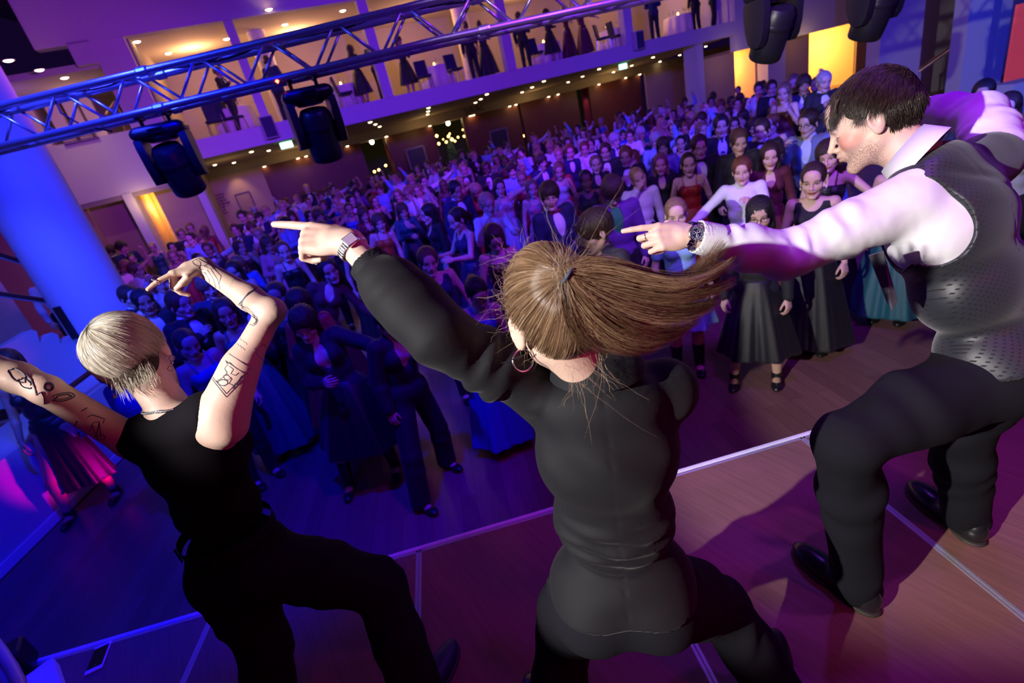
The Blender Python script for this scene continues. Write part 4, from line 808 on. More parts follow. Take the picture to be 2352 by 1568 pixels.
# ------------------------------------------------------------------ the crowd
SK = {'fair': skin_mat('skin_fair', (.66, .42, .33)), 'tan': skin_mat('skin_tan', (.46, .27, .18)), 'dark': skin_mat('skin_brown', (.16, .075, .045), brow=(.01, .008, .006), lips=(.22, .06, .06)),
      'down': skin_mat('skin_fair_lowered_eyes', (.64, .40, .31), closed=True), 'any': skin_mat('skin_by_person', None)}
SKC = {'fair': (.64, .41, .32), 'tan': (.46, .27, .18), 'dark': (.17, .08, .05)}
def hm(n, c): return mat('hair_'+n, c, .40, bump=1., bscale=150, var=.75, streak=True)
HR = {'dark brown': hm('dark_brown', (.035, .016, .010)), 'black': hm('black', (.010, .008, .009)), 'brown': hm('brown', (.10, .048, .024)), 'auburn': hm('auburn', (.15, .045, .018)), 'blond': hm('blond', (.42, .27, .13)), 'light brown': hm('light_brown', (.22, .13, .07)), 'grey': hm('grey', (.35, .34, .34))}
CO = {'black': (.010, .010, .013), 'navy': (.010, .018, .075), 'white': (.74, .74, .76), 'light blue': (.25, .42, .75), 'blue': (.03, .10, .50), 'grey': (.20, .22, .24), 'burgundy': (.16, .008, .020), 'red': (.42, .015, .02), 'green': (.02, .28, .07), 'purple': (.12, .03, .22), 'maroon': (.09, .010, .020), 'teal': (.01, .10, .12), 'pink': (.55, .20, .28), 'orange': (.50, .10, .02), 'charcoal': (.035, .035, .040), 'silver': (.45, .45, .50)}
HR['any'] = mat('hair_by_person', (1, 1, 1), .40, bump=1., bscale=150, var=.75, objcol=True, streak=True); HCOL = {'dark brown': (.035, .016, .010), 'black': (.010, .008, .009), 'brown': (.10, .048, .024), 'auburn': (.15, .045, .018), 'blond': (.42, .27, .13), 'light brown': (.22, .13, .07), 'grey': (.35, .34, .34)}
DY = mat('dress_by_person', (1, 1, 1), .5, bump=.25, bscale=240, sheen=.08, objcol=True)
def cm(c, kind='cloth'):
    if c == 'any': return DY
    return mat(kind+'_'+c.replace(' ', '_'), CO[c], .75 if kind == 'cloth' else .42, bump=.25, bscale=240, sheen=.08)
LOD = 0
def person(rig, label, hair=('short', 'dark brown'), skin='fair', top=('shirt', 'white'), under=None, bottom=('trousers', 'black'), neck=None, glasses=False, shoes=True, extra=None, kw={}, handdir=None, group=None, skirt={}, wide=.0):
    r = empty('person', (0, 0, 0), 0, label, 'person', group)
    b = link('body', skin_part(rig, SK[skin], LOD, handdir=handdir), r); link('hair', hair_part(rig, hair[0], HR[hair[1]], LOD), r)
    if under: link('shirt', top_part(rig, 'shirt', cm(under), LOD, gr=.009, sleeve=1 if top[0] == 'vest' else 0), r); link('collar', collar_mesh(rig, cm(under)), r)
    k, c = top
    if k == 'shirt': link('shirt', top_part(rig, 'shirt', cm(c), LOD, **kw), r); link('collar', collar_mesh(rig, cm(c)), r)
    elif k == 'jacket': link('jacket', top_part(rig, 'jacket', cm(c), LOD, gr=.026, hem=-.14, **kw), r)
    elif k == 'vest': link('waistcoat', top_part(rig, 'vest', cm(c), LOD, gr=.020, sleeve=0, **kw), r)
    elif k == 'tee': link('shirt', top_part(rig, 'shirt', cm(c), LOD, sleeve=.30, **kw), r)
    elif k == 'tank': link('top', top_part(rig, 'tank', cm(c), LOD, sleeve=0, gr=.009, **kw), r)
    elif k == 'strap':
        link('bodice', top_part(rig, 'strap', cm(c, 'satin'), LOD, sleeve=0, gr=.007, **kw), r); mb = MB(); T = rig.T; s = rig.s
        for q in (-1, 1):
            a = rig.pel+(rig.neck-rig.pel)*.76+T[0]*q*.075*s+T[1]*.105*s; m_ = rig.neck+T[0]*q*.085*s-T[2]*.005*s+T[1]*.01*s; bk = rig.pel+(rig.neck-rig.pel)*.76+T[0]*q*.07*s-T[1]*.105*s
            mb.tube([a, a*.5+m_*.5+T[1]*.035*s+T[2]*.02*s, m_+T[2]*.035*s, m_*.5+bk*.5-T[1]*.03*s+T[2]*.02*s, bk], .005*s, 6)
        mb.build('straps', cm(c, 'satin'), r, smooth=True)
    elif k == 'cardigan': link('cardigan', top_part(rig, 'jacket', cm(c), LOD, gr=.018, hem=-.10, **kw), r)
    elif k == 'vneck': link('top', top_part(rig, 'vneck', cm(c), LOD, gr=.012, **kw), r)
    k, c = bottom
    if k == 'trousers': link('trousers', trouser_part(rig, cm(c), LOD, wide=wide), r)
    elif k in ('skirt', 'gown', 'midi'):
        sk = dict(length={'skirt': .42, 'midi': .60, 'gown': .83}[k], flare={'skirt': .10, 'midi': .15, 'gown': .16}[k]); sk.update(skirt); link('skirt', skirt_part(rig, cm(c, 'satin'), LOD, **sk), r)
    if neck and neck[0] == 'bow': link('bow_tie', bow_tie(rig, cm(neck[1])), r)
    if neck and neck[0] == 'tie': link('neck_tie', neck_tie(rig, cm(neck[1])), r)
    if glasses: link('glasses', glasses_mesh(rig, BLK), r)
    if shoes:
        for me in shoe_meshes(rig, SHOE, LOD, boot=.55 if shoes == 'boot' else 0.): link('boot' if shoes == 'boot' else 'shoe', me, r)
    r['_h'] = float(rig.head[2]); r['_x'] = float(rig.head[0]); r['_y'] = float(rig.head[1]); return r
def place(r, px, py, z=0., turn=0., zh=None):
    """stands a person so that the head is seen at this pixel, turned towards the stage plus an offset"""
    h = r['_h']; X = onz(px, py, z+h); d = CAM-X; rz = math.atan2(-d[0], d[1])+turn; c, s = math.cos(rz), math.sin(rz); hx, hy = r['_x'], r['_y']
    r.location = (X[0]-(hx*c-hy*s), X[1]-(hx*s+hy*c), z); r.rotation_euler = (0, 0, rz); return r
def copy_person(r):
    c = r.copy(); COL.objects.link(c)
    for ch in [o for o in PARTS[r.name]]: k = ch.copy(); COL.objects.link(k); k.parent = c
    return c
PARTS = {}
def ear_drops(r, rig, m, ln=.03):
    for q in (-1, 1):
        p = rig.head+rig.hs*(q*.084*rig.R[0]-.010*rig.R[1]-.040*rig.R[2]); mb = MB(); mb.tube([p, p-A3(0, 0, ln)], .0012, 5); mb.lathe(p-A3(0, 0, ln+.008), [(.001, -.009), (.009, 0), (.001, .009)], 10); mb.build('earring', m, r)
PEARL = mat('pearl', (.85, .82, .75), .2, spec=.8)
def near(px, py, label, turn=0., z=0., h=1.7, fem=False, rigkw={}, **kw):
    g = std_rig(h+.04, fem, hs=1.10, **rigkw); r = person(g, label, **kw); place(r, px, py, z, turn); return r, g
# --- people near the stage, right side
near(1263, 452, 'young man in navy suit, white shirt and burgundy bow tie looking to the right', .5, h=1.82, hair=('curly', 'dark brown'), under='white', top=('jacket', 'navy'), neck=('bow', 'burgundy'), rigkw=dict(hy=-.45, lean=.06))
r, g = near(1368, 532, 'dark-haired young man in black suit and black shirt looking down to the left', -.95, h=1.84, hair=('fringe', 'dark brown'), skin='down', under='black', top=('jacket', 'charcoal'), rigkw=dict(hy=-.25, hp=.30, pose=('clasp', 'down')))
near(1407, 440, 'young man in blue suit and green shirt bowing his dark curly head', .1, h=1.80, hair=('curly', 'dark brown'), skin='down', under='green', top=('jacket', 'purple'), rigkw=dict(hp=.75))
near(1466, 410, 'blond boy in white shirt holding a hand to his mouth', .15, h=1.66, hair=('crop', 'blond'), top=('shirt', 'white'), rigkw=dict(pose=('down', 'mouth'), hr=-.35, hy=.1))
r, g = near(1581, 378, 'young woman in dark red strap dress with both hands raised at her chest', .0, h=1.68, fem=True, hair=('bun', 'dark brown'), top=('strap', 'red'), bottom=('gown', 'red'), rigkw=dict(pose=('fist', 'fist'), hy=.1))
near(1704, 393, 'auburn-haired boy in white shirt with one hand on his chest', .0, h=1.66, hair=('short', 'auburn'), top=('shirt', 'white'), rigkw=dict(pose=('chest', 'out'), hy=-.05))
r, g = near(1745, 495, 'black-haired woman with glasses in black dress and cardigan close to the stage', -.05, h=1.62, fem=True, hair=('bob', 'black'), top=('cardigan', 'black'), bottom=('midi', 'black'), glasses=True, rigkw=dict(pose=('down', 'down'), stance=.14, dance=.5, lean=-.06)); ear_drops(r, g, PEARL)
near(1553, 494, 'girl with smooth light brown hair in pale blue dress behind the flying ponytail', .05, h=1.66, fem=True, hair=('pony', 'light brown'), top=('tee', 'light blue'), bottom=('skirt', 'light blue'), shoes='boot')
r, g = near(1868, 415, 'young woman with centre-parted dark hair and pearl earrings in black halter top', -.1, h=1.70, fem=True, hair=('bun', 'dark brown'), top=('tank', 'black'), bottom=('gown', 'black'), rigkw=dict(pose=('down', 'down'))); ear_drops(r, g, PEARL, .012)
r, g = near(1903, 360, 'smiling dark-haired woman with a cord necklace behind the halter-top woman', -.15, h=1.72, fem=True, hair=('wavy', 'dark brown'), top=('strap', 'black'), bottom=('gown', 'black'), rigkw=dict(pose=('out', 'down'), hr=-.1)); ear_drops(r, g, mat('green_stone', (.05, .5, .15), .2), .02)
near(1857, 284, 'bearded man with glasses in light grey suit and open white shirt', -.3, h=1.84, hair=('short', 'dark brown'), under='white', top=('jacket', 'grey'), glasses=True, rigkw=dict(hy=-.2, pose=('down', 'fist')))
near(1606, 338, 'man with glasses in black suit, white shirt and black bow tie', .2, h=1.80, hair=('short', 'dark brown'), under='white', top=('jacket', 'black'), neck=('bow', 'black'), glasses=True)
near(1656, 290, 'tall man in black suit and dark tie behind the glasses man', .1, h=1.88, hair=('short', 'black'), under='white', top=('jacket', 'black'), neck=('tie', 'navy'))
near(1697, 326, 'man in dark jacket with lowered face above the auburn boy', .2, h=1.80, hair=('short', 'brown'), under='purple', top=('jacket', 'black'), rigkw=dict(hp=.3))
near(1768, 360, 'woman with long dark hair in dark purple dress beside the auburn boy', .1, h=1.68, fem=True, hair=('long', 'dark brown'), top=('vneck', 'maroon'), bottom=('gown', 'maroon'))
near(1517, 378, 'woman with straight light brown hair in black top behind the blond boy', .0, h=1.66, fem=True, hair=('long', 'light brown'), top=('vneck', 'black'), bottom=('gown', 'black'))
near(1346, 415, 'dark-skinned woman in black top between the two suited young men', .1, h=1.68, fem=True, hair=('bun', 'black'), skin='dark', top=('tank', 'black'), bottom=('trousers', 'black'))
near(1368, 378, 'fair-haired woman in black dress above the dark-skinned woman', .1, h=1.70, fem=True, hair=('pony', 'light brown'), top=('vneck', 'black'), bottom=('gown', 'black'))
near(2258, 216, 'man in dark flat cap at the right edge behind the waistcoat man', -.1, h=1.74, hair=('short', 'black'), top=('shirt', 'charcoal'), skin='tan')
near(2315, 248, 'dark-haired woman at the right edge below the flat cap man', -.1, h=1.68, fem=True, hair=('long', 'dark brown'), top=('vneck', 'black'), bottom=('trousers', 'black'))
near(2342, 300, 'girl with light brown hair in pale top at the extreme right edge', .0, h=1.60, fem=True, hair=('pony', 'light brown'), top=('tee', 'silver'), bottom=('trousers', 'black'))
r, g = near(2010, 420, 'woman in teal floor-length gown half hidden behind the waistcoat man', -.2, h=1.66, fem=True, hair=('long', 'brown'), top=('strap', 'teal'), bottom=('gown', 'teal')); X = onz(2040, 735, 0); r.location = (X[0], X[1], 0)
# --- middle and left
near(700, 745, 'woman with dark curly hair dancing in black blazer dress and black ankle boots', -.5, h=1.66, fem=True, hair=('wavy', 'dark brown'), skin='down', top=('jacket', 'black'), bottom=('midi', 'black'), shoes='boot', rigkw=dict(pose=('out', 'clasp'), hp=.45, dance=1.6, lean=.18, stance=.12, twist=.2), skirt=dict(length=.52, flare=.22, amp=.02))
near(893, 738, 'short-haired person in open black blazer over a nude crop top and black trousers', .5, h=1.58, fem=True, hair=('short', 'black'), skin='down', top=('jacket', 'black'), bottom=('trousers', 'black'), rigkw=dict(pose=('front', 'down'), hp=.65, dance=2.2, stance=.14, lean=-.05), wide=.03)
near(984, 602, 'short-haired woman in navy tank top standing before the pointing sleeve', .1, h=1.66, fem=True, hair=('short', 'brown'), top=('tank', 'navy'), bottom=('trousers', 'black'), rigkw=dict(lean=.12))
near(1096, 672, 'woman in blue satin strap dress bowing her head beside the ponytailed woman', .2, h=1.56, fem=True, hair=('bun', 'black'), skin='down', top=('strap', 'blue'), bottom=('gown', 'blue'), rigkw=dict(hp=.7, lean=-.12))
near(757, 622, 'smiling woman with long dark hair leaning sideways in a dark maroon dress', .1, h=1.72, fem=True, hair=('long', 'dark brown'), top=('vneck', 'maroon'), bottom=('gown', 'maroon'), rigkw=dict(lean=-.42, hr=.1, pose=('out', 'down')))
near(652, 578, 'woman in black strap dress below the pointing hand of the ponytailed woman', .1, h=1.72, fem=True, hair=('bun', 'auburn'), top=('strap', 'black'), bottom=('gown', 'black'))
near(430, 792, 'woman with hair tied back and blue top under the tattooed elbow', .25, h=1.62, fem=True, hair=('bun', 'brown'), top=('strap', 'blue'), bottom=('trousers', 'black'), rigkw=dict(hp=.25, lean=.1))
near(332, 694, 'man with dark hair and white shirt above the blond performer\'s head', .1, h=1.78, hair=('short', 'black'), skin='tan', under='white', top=('jacket', 'black'))
near(20, 842, 'woman with curly dark hair in long black strap skirt dress at the left edge', -.55, h=1.72, fem=True, hair=('wavy', 'dark brown'), skin='tan', top=('strap', 'black'), bottom=('midi', 'black'), rigkw=dict(pose=('down', 'down'), lean=-.02, dance=1.6, stance=.10), skirt=dict(length=.66, flare=.05))
near(262, 858, 'person in bright blue t-shirt and wide blue trousers beside the low wall', -.9, h=1.60, skin='dark', hair=('short', 'black'), top=('tee', 'blue'), bottom=('trousers', 'blue'), wide=.06, rigkw=dict(hp=.5))
near(1136, 548, 'woman with long dark hair and maroon dress looking down at left of the ponytailed head', .1, h=1.68, fem=True, hair=('long', 'dark brown'), skin='down', top=('strap', 'maroon'), bottom=('gown', 'maroon'), rigkw=dict(hp=.6))
near(1052, 505, 'woman in profile with dark halter dress pointing left', -1.1, h=1.72, fem=True, hair=('pony', 'dark brown'), top=('tank', 'navy'), bottom=('gown', 'navy'), rigkw=dict(pose=('front', 'front'), hp=.2))
near(985, 492, 'woman in profile with long black hair facing left', -1.2, h=1.70, fem=True, hair=('long', 'black'), top=('vneck', 'black'), bottom=('gown', 'black'))
near(872, 512, 'smiling woman with wavy brown hair in orange dress', .1, h=1.68, fem=True, hair=('wavy', 'brown'), top=('strap', 'orange'), bottom=('gown', 'orange'), rigkw=dict(lean=-.1))
near(1147, 432, 'woman with long hair dancing with one arm raised in a silver dress', .2, h=1.70, fem=True, hair=('long', 'dark brown'), top=('strap', 'silver'), bottom=('gown', 'silver'), rigkw=dict(pose=('point', 'fist'), lean=.1))
near(1309, 350, 'young man in white shirt, blue waistcoat and bow tie in the middle of the crowd', .1, h=1.78, hair=('short', 'auburn'), under='white', top=('vest', 'navy'), neck=('bow', 'navy'))
near(1046, 438, 'man in dark suit with burgundy bow tie left of the long-haired dancers', .5, h=1.84, hair=('short', 'black'), under='white', top=('jacket', 'navy'), neck=('bow', 'burgundy'), skin='tan', rigkw=dict(hp=.3))
near(440, 550, 'broad man in light blue shirt at the left behind the tattooed wrist', -.5, h=1.84, hair=('crop', 'dark brown'), top=('shirt', 'light blue'))
near(258, 576, 'man in black suit seen from behind at the left brown wall', 2.6, h=1.84, hair=('short', 'dark brown'), under='white', top=('jacket', 'black'), z=.0)
r, g = near(95, 632, 'man in white shirt behind the blue stair rails at the left edge', .3, h=1.75, hair=('crop', 'black'), glasses=True, top=('shirt', 'white')); X = at(92, 632, 8.2); r.location = (X[0], X[1], X[2]-r['_h'])
# --- archetypes for the rest
ARCH = []; LOD = 0
def arch(h, fem, desc, rk, **kw):
    g = std_rig(h, fem, hs=1.10, **rk); kw['hair'] = (kw.get('hair', ('short',))[0], 'any'); kw['skin'] = 'any'; r = person(g, 'x', **kw); r['desc'] = desc; kids = [o for o in bpy.data.objects if o.parent == r]; PARTS[r.name] = kids; ARCH.append((r, fem, desc)); return r
arch(1.80, False, 'black suit', dict(pose=('down', 'chest')), under='white', top=('jacket', 'black'), neck=('bow', 'black'))
arch(1.78, False, 'navy suit', dict(pose=('clasp', 'clasp'), hy=.15), hair=('curly', 'brown'), under='white', top=('jacket', 'navy'), neck=('tie', 'black'))
arch(1.78, False, 'white shirt', dict(pose=('front', 'fist'), hp=.2), top=('shirt', 'white'), hair=('short', 'brown'))
arch(1.80, False, 'white shirt and waistcoat', dict(pose=('point', 'down'), lean=.08), under='white', top=('vest', 'charcoal'), neck=('bow', 'black'))
arch(1.76, False, 'light blue shirt', dict(pose=('up', 'front')), top=('shirt', 'light blue'), hair=('fringe', 'dark brown'))
arch(1.66, True, 'strap dress', dict(pose=('fist', 'down'), hy=.2), hair=('long', 'dark brown'), top=('strap', 'any'), bottom=('gown', 'any'))
arch(1.68, True, 'v-neck dress', dict(pose=('chest', 'clasp'), hp=.25), hair=('wavy', 'brown'), top=('vneck', 'any'), bottom=('midi', 'any'))
arch(1.66, True, 'strap dress', dict(pose=('up', 'out'), lean=-.1), hair=('pony', 'light brown'), top=('strap', 'any'), bottom=('gown', 'any'))
arch(1.70, True, 'sleeveless dress', dict(pose=('down', 'fist'), hy=-.25), hair=('bun', 'dark brown'), top=('tank', 'any'), bottom=('gown', 'any'))
arch(1.64, True, 'short-sleeved dress', dict(pose=('clasp', 'down'), hr=.15), hair=('bob', 'blond'), top=('tee', 'any'), bottom=('skirt', 'any'))
FC = ['black', 'navy', 'burgundy', 'purple', 'teal', 'pink', 'blue', 'silver', 'maroon', 'red']; HC = ['dark brown', 'black', 'brown', 'light brown', 'blond', 'dark brown', 'auburn']
CLOTHP = {'bodice', 'skirt', 'top', 'straps', 'jacket', 'waistcoat', 'cardigan'}
cols = [(420, 'by left brown wall'), (540, 'behind tattooed forearm'), (640, 'left of pointing finger'), (760, 'above pointing hand'), (860, 'above silver watch'), (960, 'below left foyer doorway'), (1060, 'below fir greenery'), (1170, 'below right display board'), (1280, 'above the ponytail'), (1390, 'below third globe lamp'), (1500, 'above green-shirted man'), (1620, 'above red-dress woman'), (1740, 'below wall seating plan'), (1850, 'left of waistcoat man'), (2400, "beside waistcoat man's head")]
def rowname(d): return 'near stage' if d < 6.5 else 'front crowd' if d < 9 else 'mid crowd' if d < 12 else 'rear crowd' if d < 15.5 else 'far back' if d < 19 else 'in foyer'
used = {}
occ = [tuple(o.location[:2]) for o in COL.objects if o.name.split('.')[0] == 'person' and not o.parent and o['label'] != 'x']
def put(ai, px, py, z=0., turn=None, first=set()):
    r0, fem, desc = ARCH[ai]; r = r0 if ai not in first else copy_person(r0); first.add(ai); kids = PARTS[r0.name] if r is r0 else [o for o in COL.objects if o.parent == r]
    hc = rng.choice(HC) if rng.random() > .06 else 'grey'; sk = rng.choice(['fair', 'tan', 'dark'], p=[.72, .22, .06]); cc = rng.choice(FC) if fem else None
    for k in kids:
        b = k.name.split('.')[0]; c = HCOL[hc] if b == 'hair' else SKC[sk] if b == 'body' else CO[cc] if fem and (b in CLOTHP or b == 'shirt') else None
        if c: k.color = (*c, 1)
    tn = rng.normal(0, .35) if turn is None else turn; h0 = r['_h']
    for sc_ in (1., .965, 1.035, .94, 1.065, 1.09, .92):
        r['_h'] = h0*sc_; place(r, px, py, z, tn); P_ = A3(*r.location); k_ = (P_-FP)@FN; u_ = (P_-FP)@FT
        if (k_ < -.45 or 1.9 < u_ < 15 and k_ < 4.4 or z > 0) and not (P_[0] < -4.6 and P_[1] < 8.2) and (not occ or min(math.hypot(P_[0]-a, P_[1]-b) for a, b in occ) > .46): break
    r['_h'] = h0; r.scale = (sc_, sc_, sc_); occ.append((P_[0], P_[1])); d = math.hypot(*r.location[:2])
    colr = next(n for x, n in cols if px < x); what = hc.replace(' ', '-')+'-haired '+('woman in ' if fem else 'man in ')+((cc+' '+desc) if fem else desc)
    lab = what+', '+rowname(d)+', '+colr
    if lab in used: used[lab] += 1; w = ['', 'left-hand ', 'right-hand ', 'nearer ', 'farther ']; lab = (w[min(used[lab], 4)]+lab)
    else: used[lab] = 0
    r['label'] = lab; r['group'] = 'guests in the ballroom crowd'; return r
SEEN = [(784, 480, 8), (806, 462, 0), (860, 464, 5), (925, 485, 6), (940, 444, 2), (963, 439, 8), (986, 461, 7), (915, 449, 5), (731, 487, 9), (711, 497, 5), (670, 497, 6), (852, 412, 0), (813, 425, 7), (705, 434, 0), (648, 475, 2), (682, 459, 2), (736, 449, 1), (835, 493, 6), (613, 563, 5), (971, 418, 3),
 (1094, 441, 6), (1200, 413, 8), (1222, 434, 5), (1283, 395, 5), (1244, 373, 1), (1176, 392, 4), (1118, 388, 0), (1142, 367, 7), (1179, 350, 5), (1198, 352, 2), (1201, 381, 8), (1157, 369, 6), (995, 390, 2), (966, 420, 1), (1019, 427, 5), (914, 451, 9), (927, 487, 7), (1283, 356, 3), (1264, 339, 2), (1281, 318, 5), (1229, 323, 0), (1046, 378, 6), (1031, 381, 9), (1026, 400, 2), (1060, 352, 1), (1087, 352, 0),
 (1283, 340, 7), (1285, 389, 6), (1391, 349, 0), (1413, 323, 1), (1391, 315, 8), (1447, 313, 2), (1449, 296, 5), (1430, 311, 9), (1472, 306, 6), (1507, 323, 4), (1455, 365, 5), (1523, 337, 6), (1551, 296, 0), (1564, 330, 8), (1575, 297, 2), (1547, 263, 5), (1522, 260, 0), (1496, 274, 6), (1517, 277, 7), (1469, 279, 1), (1564, 248, 8), (1588, 253, 5), (1583, 268, 7), (1343, 342, 2), (1340, 306, 6), (1302, 330, 0), (1328, 297, 3), (1438, 360, 0),
 (1573, 235, 4), (1616, 247, 7), (1633, 234, 2), (1655, 244, 1), (1679, 235, 3), (1694, 239, 2), (1715, 239, 5), (1747, 239, 8), (1786, 239, 7), (1776, 263, 5), (1706, 271, 6), (1672, 263, 9), (1733, 292, 6), (1772, 287, 8), (1686, 288, 5), (1611, 275, 4), (1611, 300, 5), (1781, 358, 6), (1750, 300, 0),
 (281, 569, 1), (351, 569, 8), (396, 569, 5), (417, 539, 0), (438, 526, 0), (470, 531, 8), (483, 509, 0), (496, 494, 9), (517, 497, 0), (504, 509, 6), (551, 569, 5), (579, 524, 1), (596, 501, 1), (596, 533, 7), (617, 562, 6), (647, 511, 5), (672, 499, 7), (549, 611, 6), (638, 681, 8), (540, 624, 5), (366, 654, 9), (689, 700, 6), (560, 680, 0), (480, 660, 1), (520, 720, 5), (415, 700, 0)]
for px, py, ai in SEEN: put(ai, px, py, 0.)
for px, py, ai in ((1743, 206, 2), (1772, 203, 0), (1822, 193, 0), (1846, 196, 1), (1875, 196, 7), (1892, 189, 0), (1800, 215, 5)): put(ai, px, py, .35)
# fill the gaps of the floor behind, in a loose lattice
n = 0; n0 = len(occ)
cand = [(x, y) for y in np.arange(6.2, 21, .86) for x in np.arange(-12, 17, .86)]; rng.shuffle(cand)
def topix(P): v = np.asarray(P)-CAM; z = v@_F; return W/2+FPX*(v@_R)/z, H/2-FPX*(v@_U)/z, z
for x, y in cand:
    x += rng.uniform(-.3, .3); y += rng.uniform(-.3, .3)
    if n0+n >= 282: break
    if min(math.hypot(x-a, y-b) for a, b in occ) < .68: continue
    k = (A3(x, y, 0)-FP)@FN; u = (A3(x, y, 0)-FP)@FT; px, py, _ = topix((x, y, 1.6))
    if px < 230 or px > 1990 or k > 3.6 or (u < .6 and k > -.8) or x < -5.2-(y-6)*.62 or u > 15 and k > -1.9 or (px > 1760 and y > 9): continue
    ai = int(rng.integers(0, len(ARCH))); put(ai, px, py, 0.); n += 1
# guests and furniture on the balcony
def balcony(ai, u, k, turn=0., z=3.86, seat=False):
    r0, fem, desc = ARCH[ai]; r = copy_person(r0); cc = {6: 'black', 7: 'maroon', 8: 'black'}.get(ai, 'navy'); [setattr(o, 'color', (*(CO[cc] if o.name.split('.')[0] not in ('body', 'hair') else (.45, .28, .2) if o.name.startswith('body') else (.05, .025, .015)), 1)) for o in COL.objects if o.parent == r]; X = fp(u, z, k); r.location = X; r.rotation_euler = (0, 0, turn); return r
BSP = [(.9, 1.2, 0, 'seated guest'), ]
for i, (px, py, ai, turn, lab) in enumerate(((540, 262, 0, 1.2, 'man in black suit standing on the balcony left of the first pillar'), (655, 250, 1, 2.6, 'man in dark blue suit on the balcony right of the first pillar'), (300, 285, 7, .6, 'guest in dark red dress at the left end of the balcony'), (365, 330, 7, .9, 'second guest in dark red dress on the left of the balcony'), (835, 212, 6, 2.2, 'guest in black by the white table left of the second pillar'), (880, 205, 1, 2.4, 'guest in navy suit against the second balcony pillar'), (945, 205, 6, .4, 'guest in black right of the second balcony pillar'), (1095, 175, 0, 3.0, 'tall man in black seen from behind in the middle of the balcony'), (1125, 168, 8, 2.8, 'woman in black gown beside the cream balcony column'), (1210, 142, 0, 2.5, 'man in black right of the third balcony pillar'), (1270, 132, 6, 1.5, 'guest in navy dress on the right of the balcony'), (1310, 122, 7, .9, 'woman in dark red dress on the right of the balcony'), (1345, 118, 7, 2.1, 'woman in purple-red dress leaning on the right balcony'), (1505, 80, 1, 2.7, 'guest in dark coat right of the fourth balcony pillar'), (1600, 62, 0, 2.9, 'man in black at the right end of the balcony'), (1640, 52, 0, .5, 'second man in black at the right end of the balcony'))):
    u, z = fpx(px, py, .9); r = balcony(ai, u, .9, math.atan2(FN[1], FN[0])+turn+math.pi/2); r['label'] = lab; r['category'] = 'person'; r['group'] = 'guests on the balcony'
TC = mat('tablecloth_white', (.78, .70, .58), .8); CHF = mat('chair_dark_blue', (.015, .018, .05), .7, bump=.2); CHL = mat('chair_leg_chrome', (.5, .45, .4), .25, .9)
def table(u, k, lab, T0=[None]):
    r = empty('banquet_table', fp(u, 3.86, k), 0, lab, 'table', 'white tables on the balcony')
    if T0[0] is None:
        mb = MB(); mb.loft([[A3((rr+am*math.sin(11*a))*math.cos(a), (rr+am*math.sin(11*a))*math.sin(a), z) for a in np.arange(88)*2*math.pi/88] for z, rr, am in ((.03, .60, .045), (.4, .585, .03), (.70, .57, .006), (.735, .56, 0), (.745, .50, 0))]); a = mb.build('tablecloth', TC, r, smooth=True)
        mb = MB(); mb.lathe((0, 0, .745), [(.22, 0), (.22, .004)], 20); b = mb.build('table_top', mat('cream_column'), r); mb = MB()
        for i in range(5): q = i*1.256; mb.lathe((.33*math.cos(q), .33*math.sin(q), .745), [(.03, 0), (.004, .006), (.004, .09), (.03, .12), (.034, .19)], 10)
        g_ = mb.build('glasses', mat('drinking_glass', (.8, .85, .85), .05, trans=.9), r); mb = MB(); mb.lathe((0, 0, .75), [(.02, 0), (.035, .03), (.03, .09), (.005, .12)], 12); c = mb.build('candle_jar', CG, r); T0[0] = (a, b, g_, c)
    else:
        for s in T0[0]: c = s.copy(); COL.objects.link(c); c.parent = r
def chair(u, k, rz, lab, C0=[None]):
    r = empty('banquet_chair', fp(u, 3.86, k), rz, lab, 'chair', 'dark blue chairs on the balcony')
    if C0[0] is None:
        P = []; mb = MB(); mb.box((0, 0, .45), (.44, .42, .07), bev=.03); P.append(mb.build('seat', CHF, r, auto=True)); mb = MB()
        mb.loft([[A3(x*.21, -.20-(z-.5)*.18+dy, z) if abs(x) < 1 else A3(x*.20, -.20-(z-.5)*.18+dy*.5, z) for x, dy in ((-1, 0), (-.8, .03), (.8, .03), (1, 0), (.8, -.02), (-.8, -.02))] for z in (.50, .62, .80, .90, .94)]); P.append(mb.build('backrest', CHF, r, auto=True))
        for x, y in ((-.19, .18), (.19, .18), (-.19, -.18), (.19, -.18)): mb = MB(); mb.tube([(x, y, .42), (x*1.08, y*1.25, 0)], .012, 8); P.append(mb.build('leg', CHL, r))
        C0[0] = P
    else:
        for s in C0[0]: c = s.copy(); COL.objects.link(c); c.parent = r
for px, py, lab in ((548, 290, 'white-clothed table left of the first balcony pillar'), (795, 230, 'white-clothed table left of the second balcony pillar'), (1005, 178, 'white-clothed table right of the second balcony pillar'), (1255, 135, 'white-clothed table right of the third balcony pillar'), (1410, 105, 'white-clothed table left of the fourth balcony pillar'), (1560, 72, 'white-clothed table right of the fourth balcony pillar')):
    table(fpx(px, py, 1.5)[0], 1.5, lab)
for px, k, rz, lab in ((440, .75, .3, 'dark chair at the far left of the balcony'), (490, .9, 1.2, 'second dark chair from the left on the balcony'), (775, .7, 1.9, 'dark chair left of the table by the second pillar'), (970, .7, .2, 'dark chair draped with a coat right of the second pillar'), (1045, .6, .4, 'dark chair with tall back in the middle of the balcony'), (1238, .8, .3, 'dark chair right of the third balcony pillar'), (1395, .7, 1.0, 'dark chair leaning left of the fourth balcony pillar'), (1425, .9, 1.9, 'dark chair beside the fourth balcony pillar')):
    chair(fpx(px, 160, k)[0], k, rz+math.pi, lab)
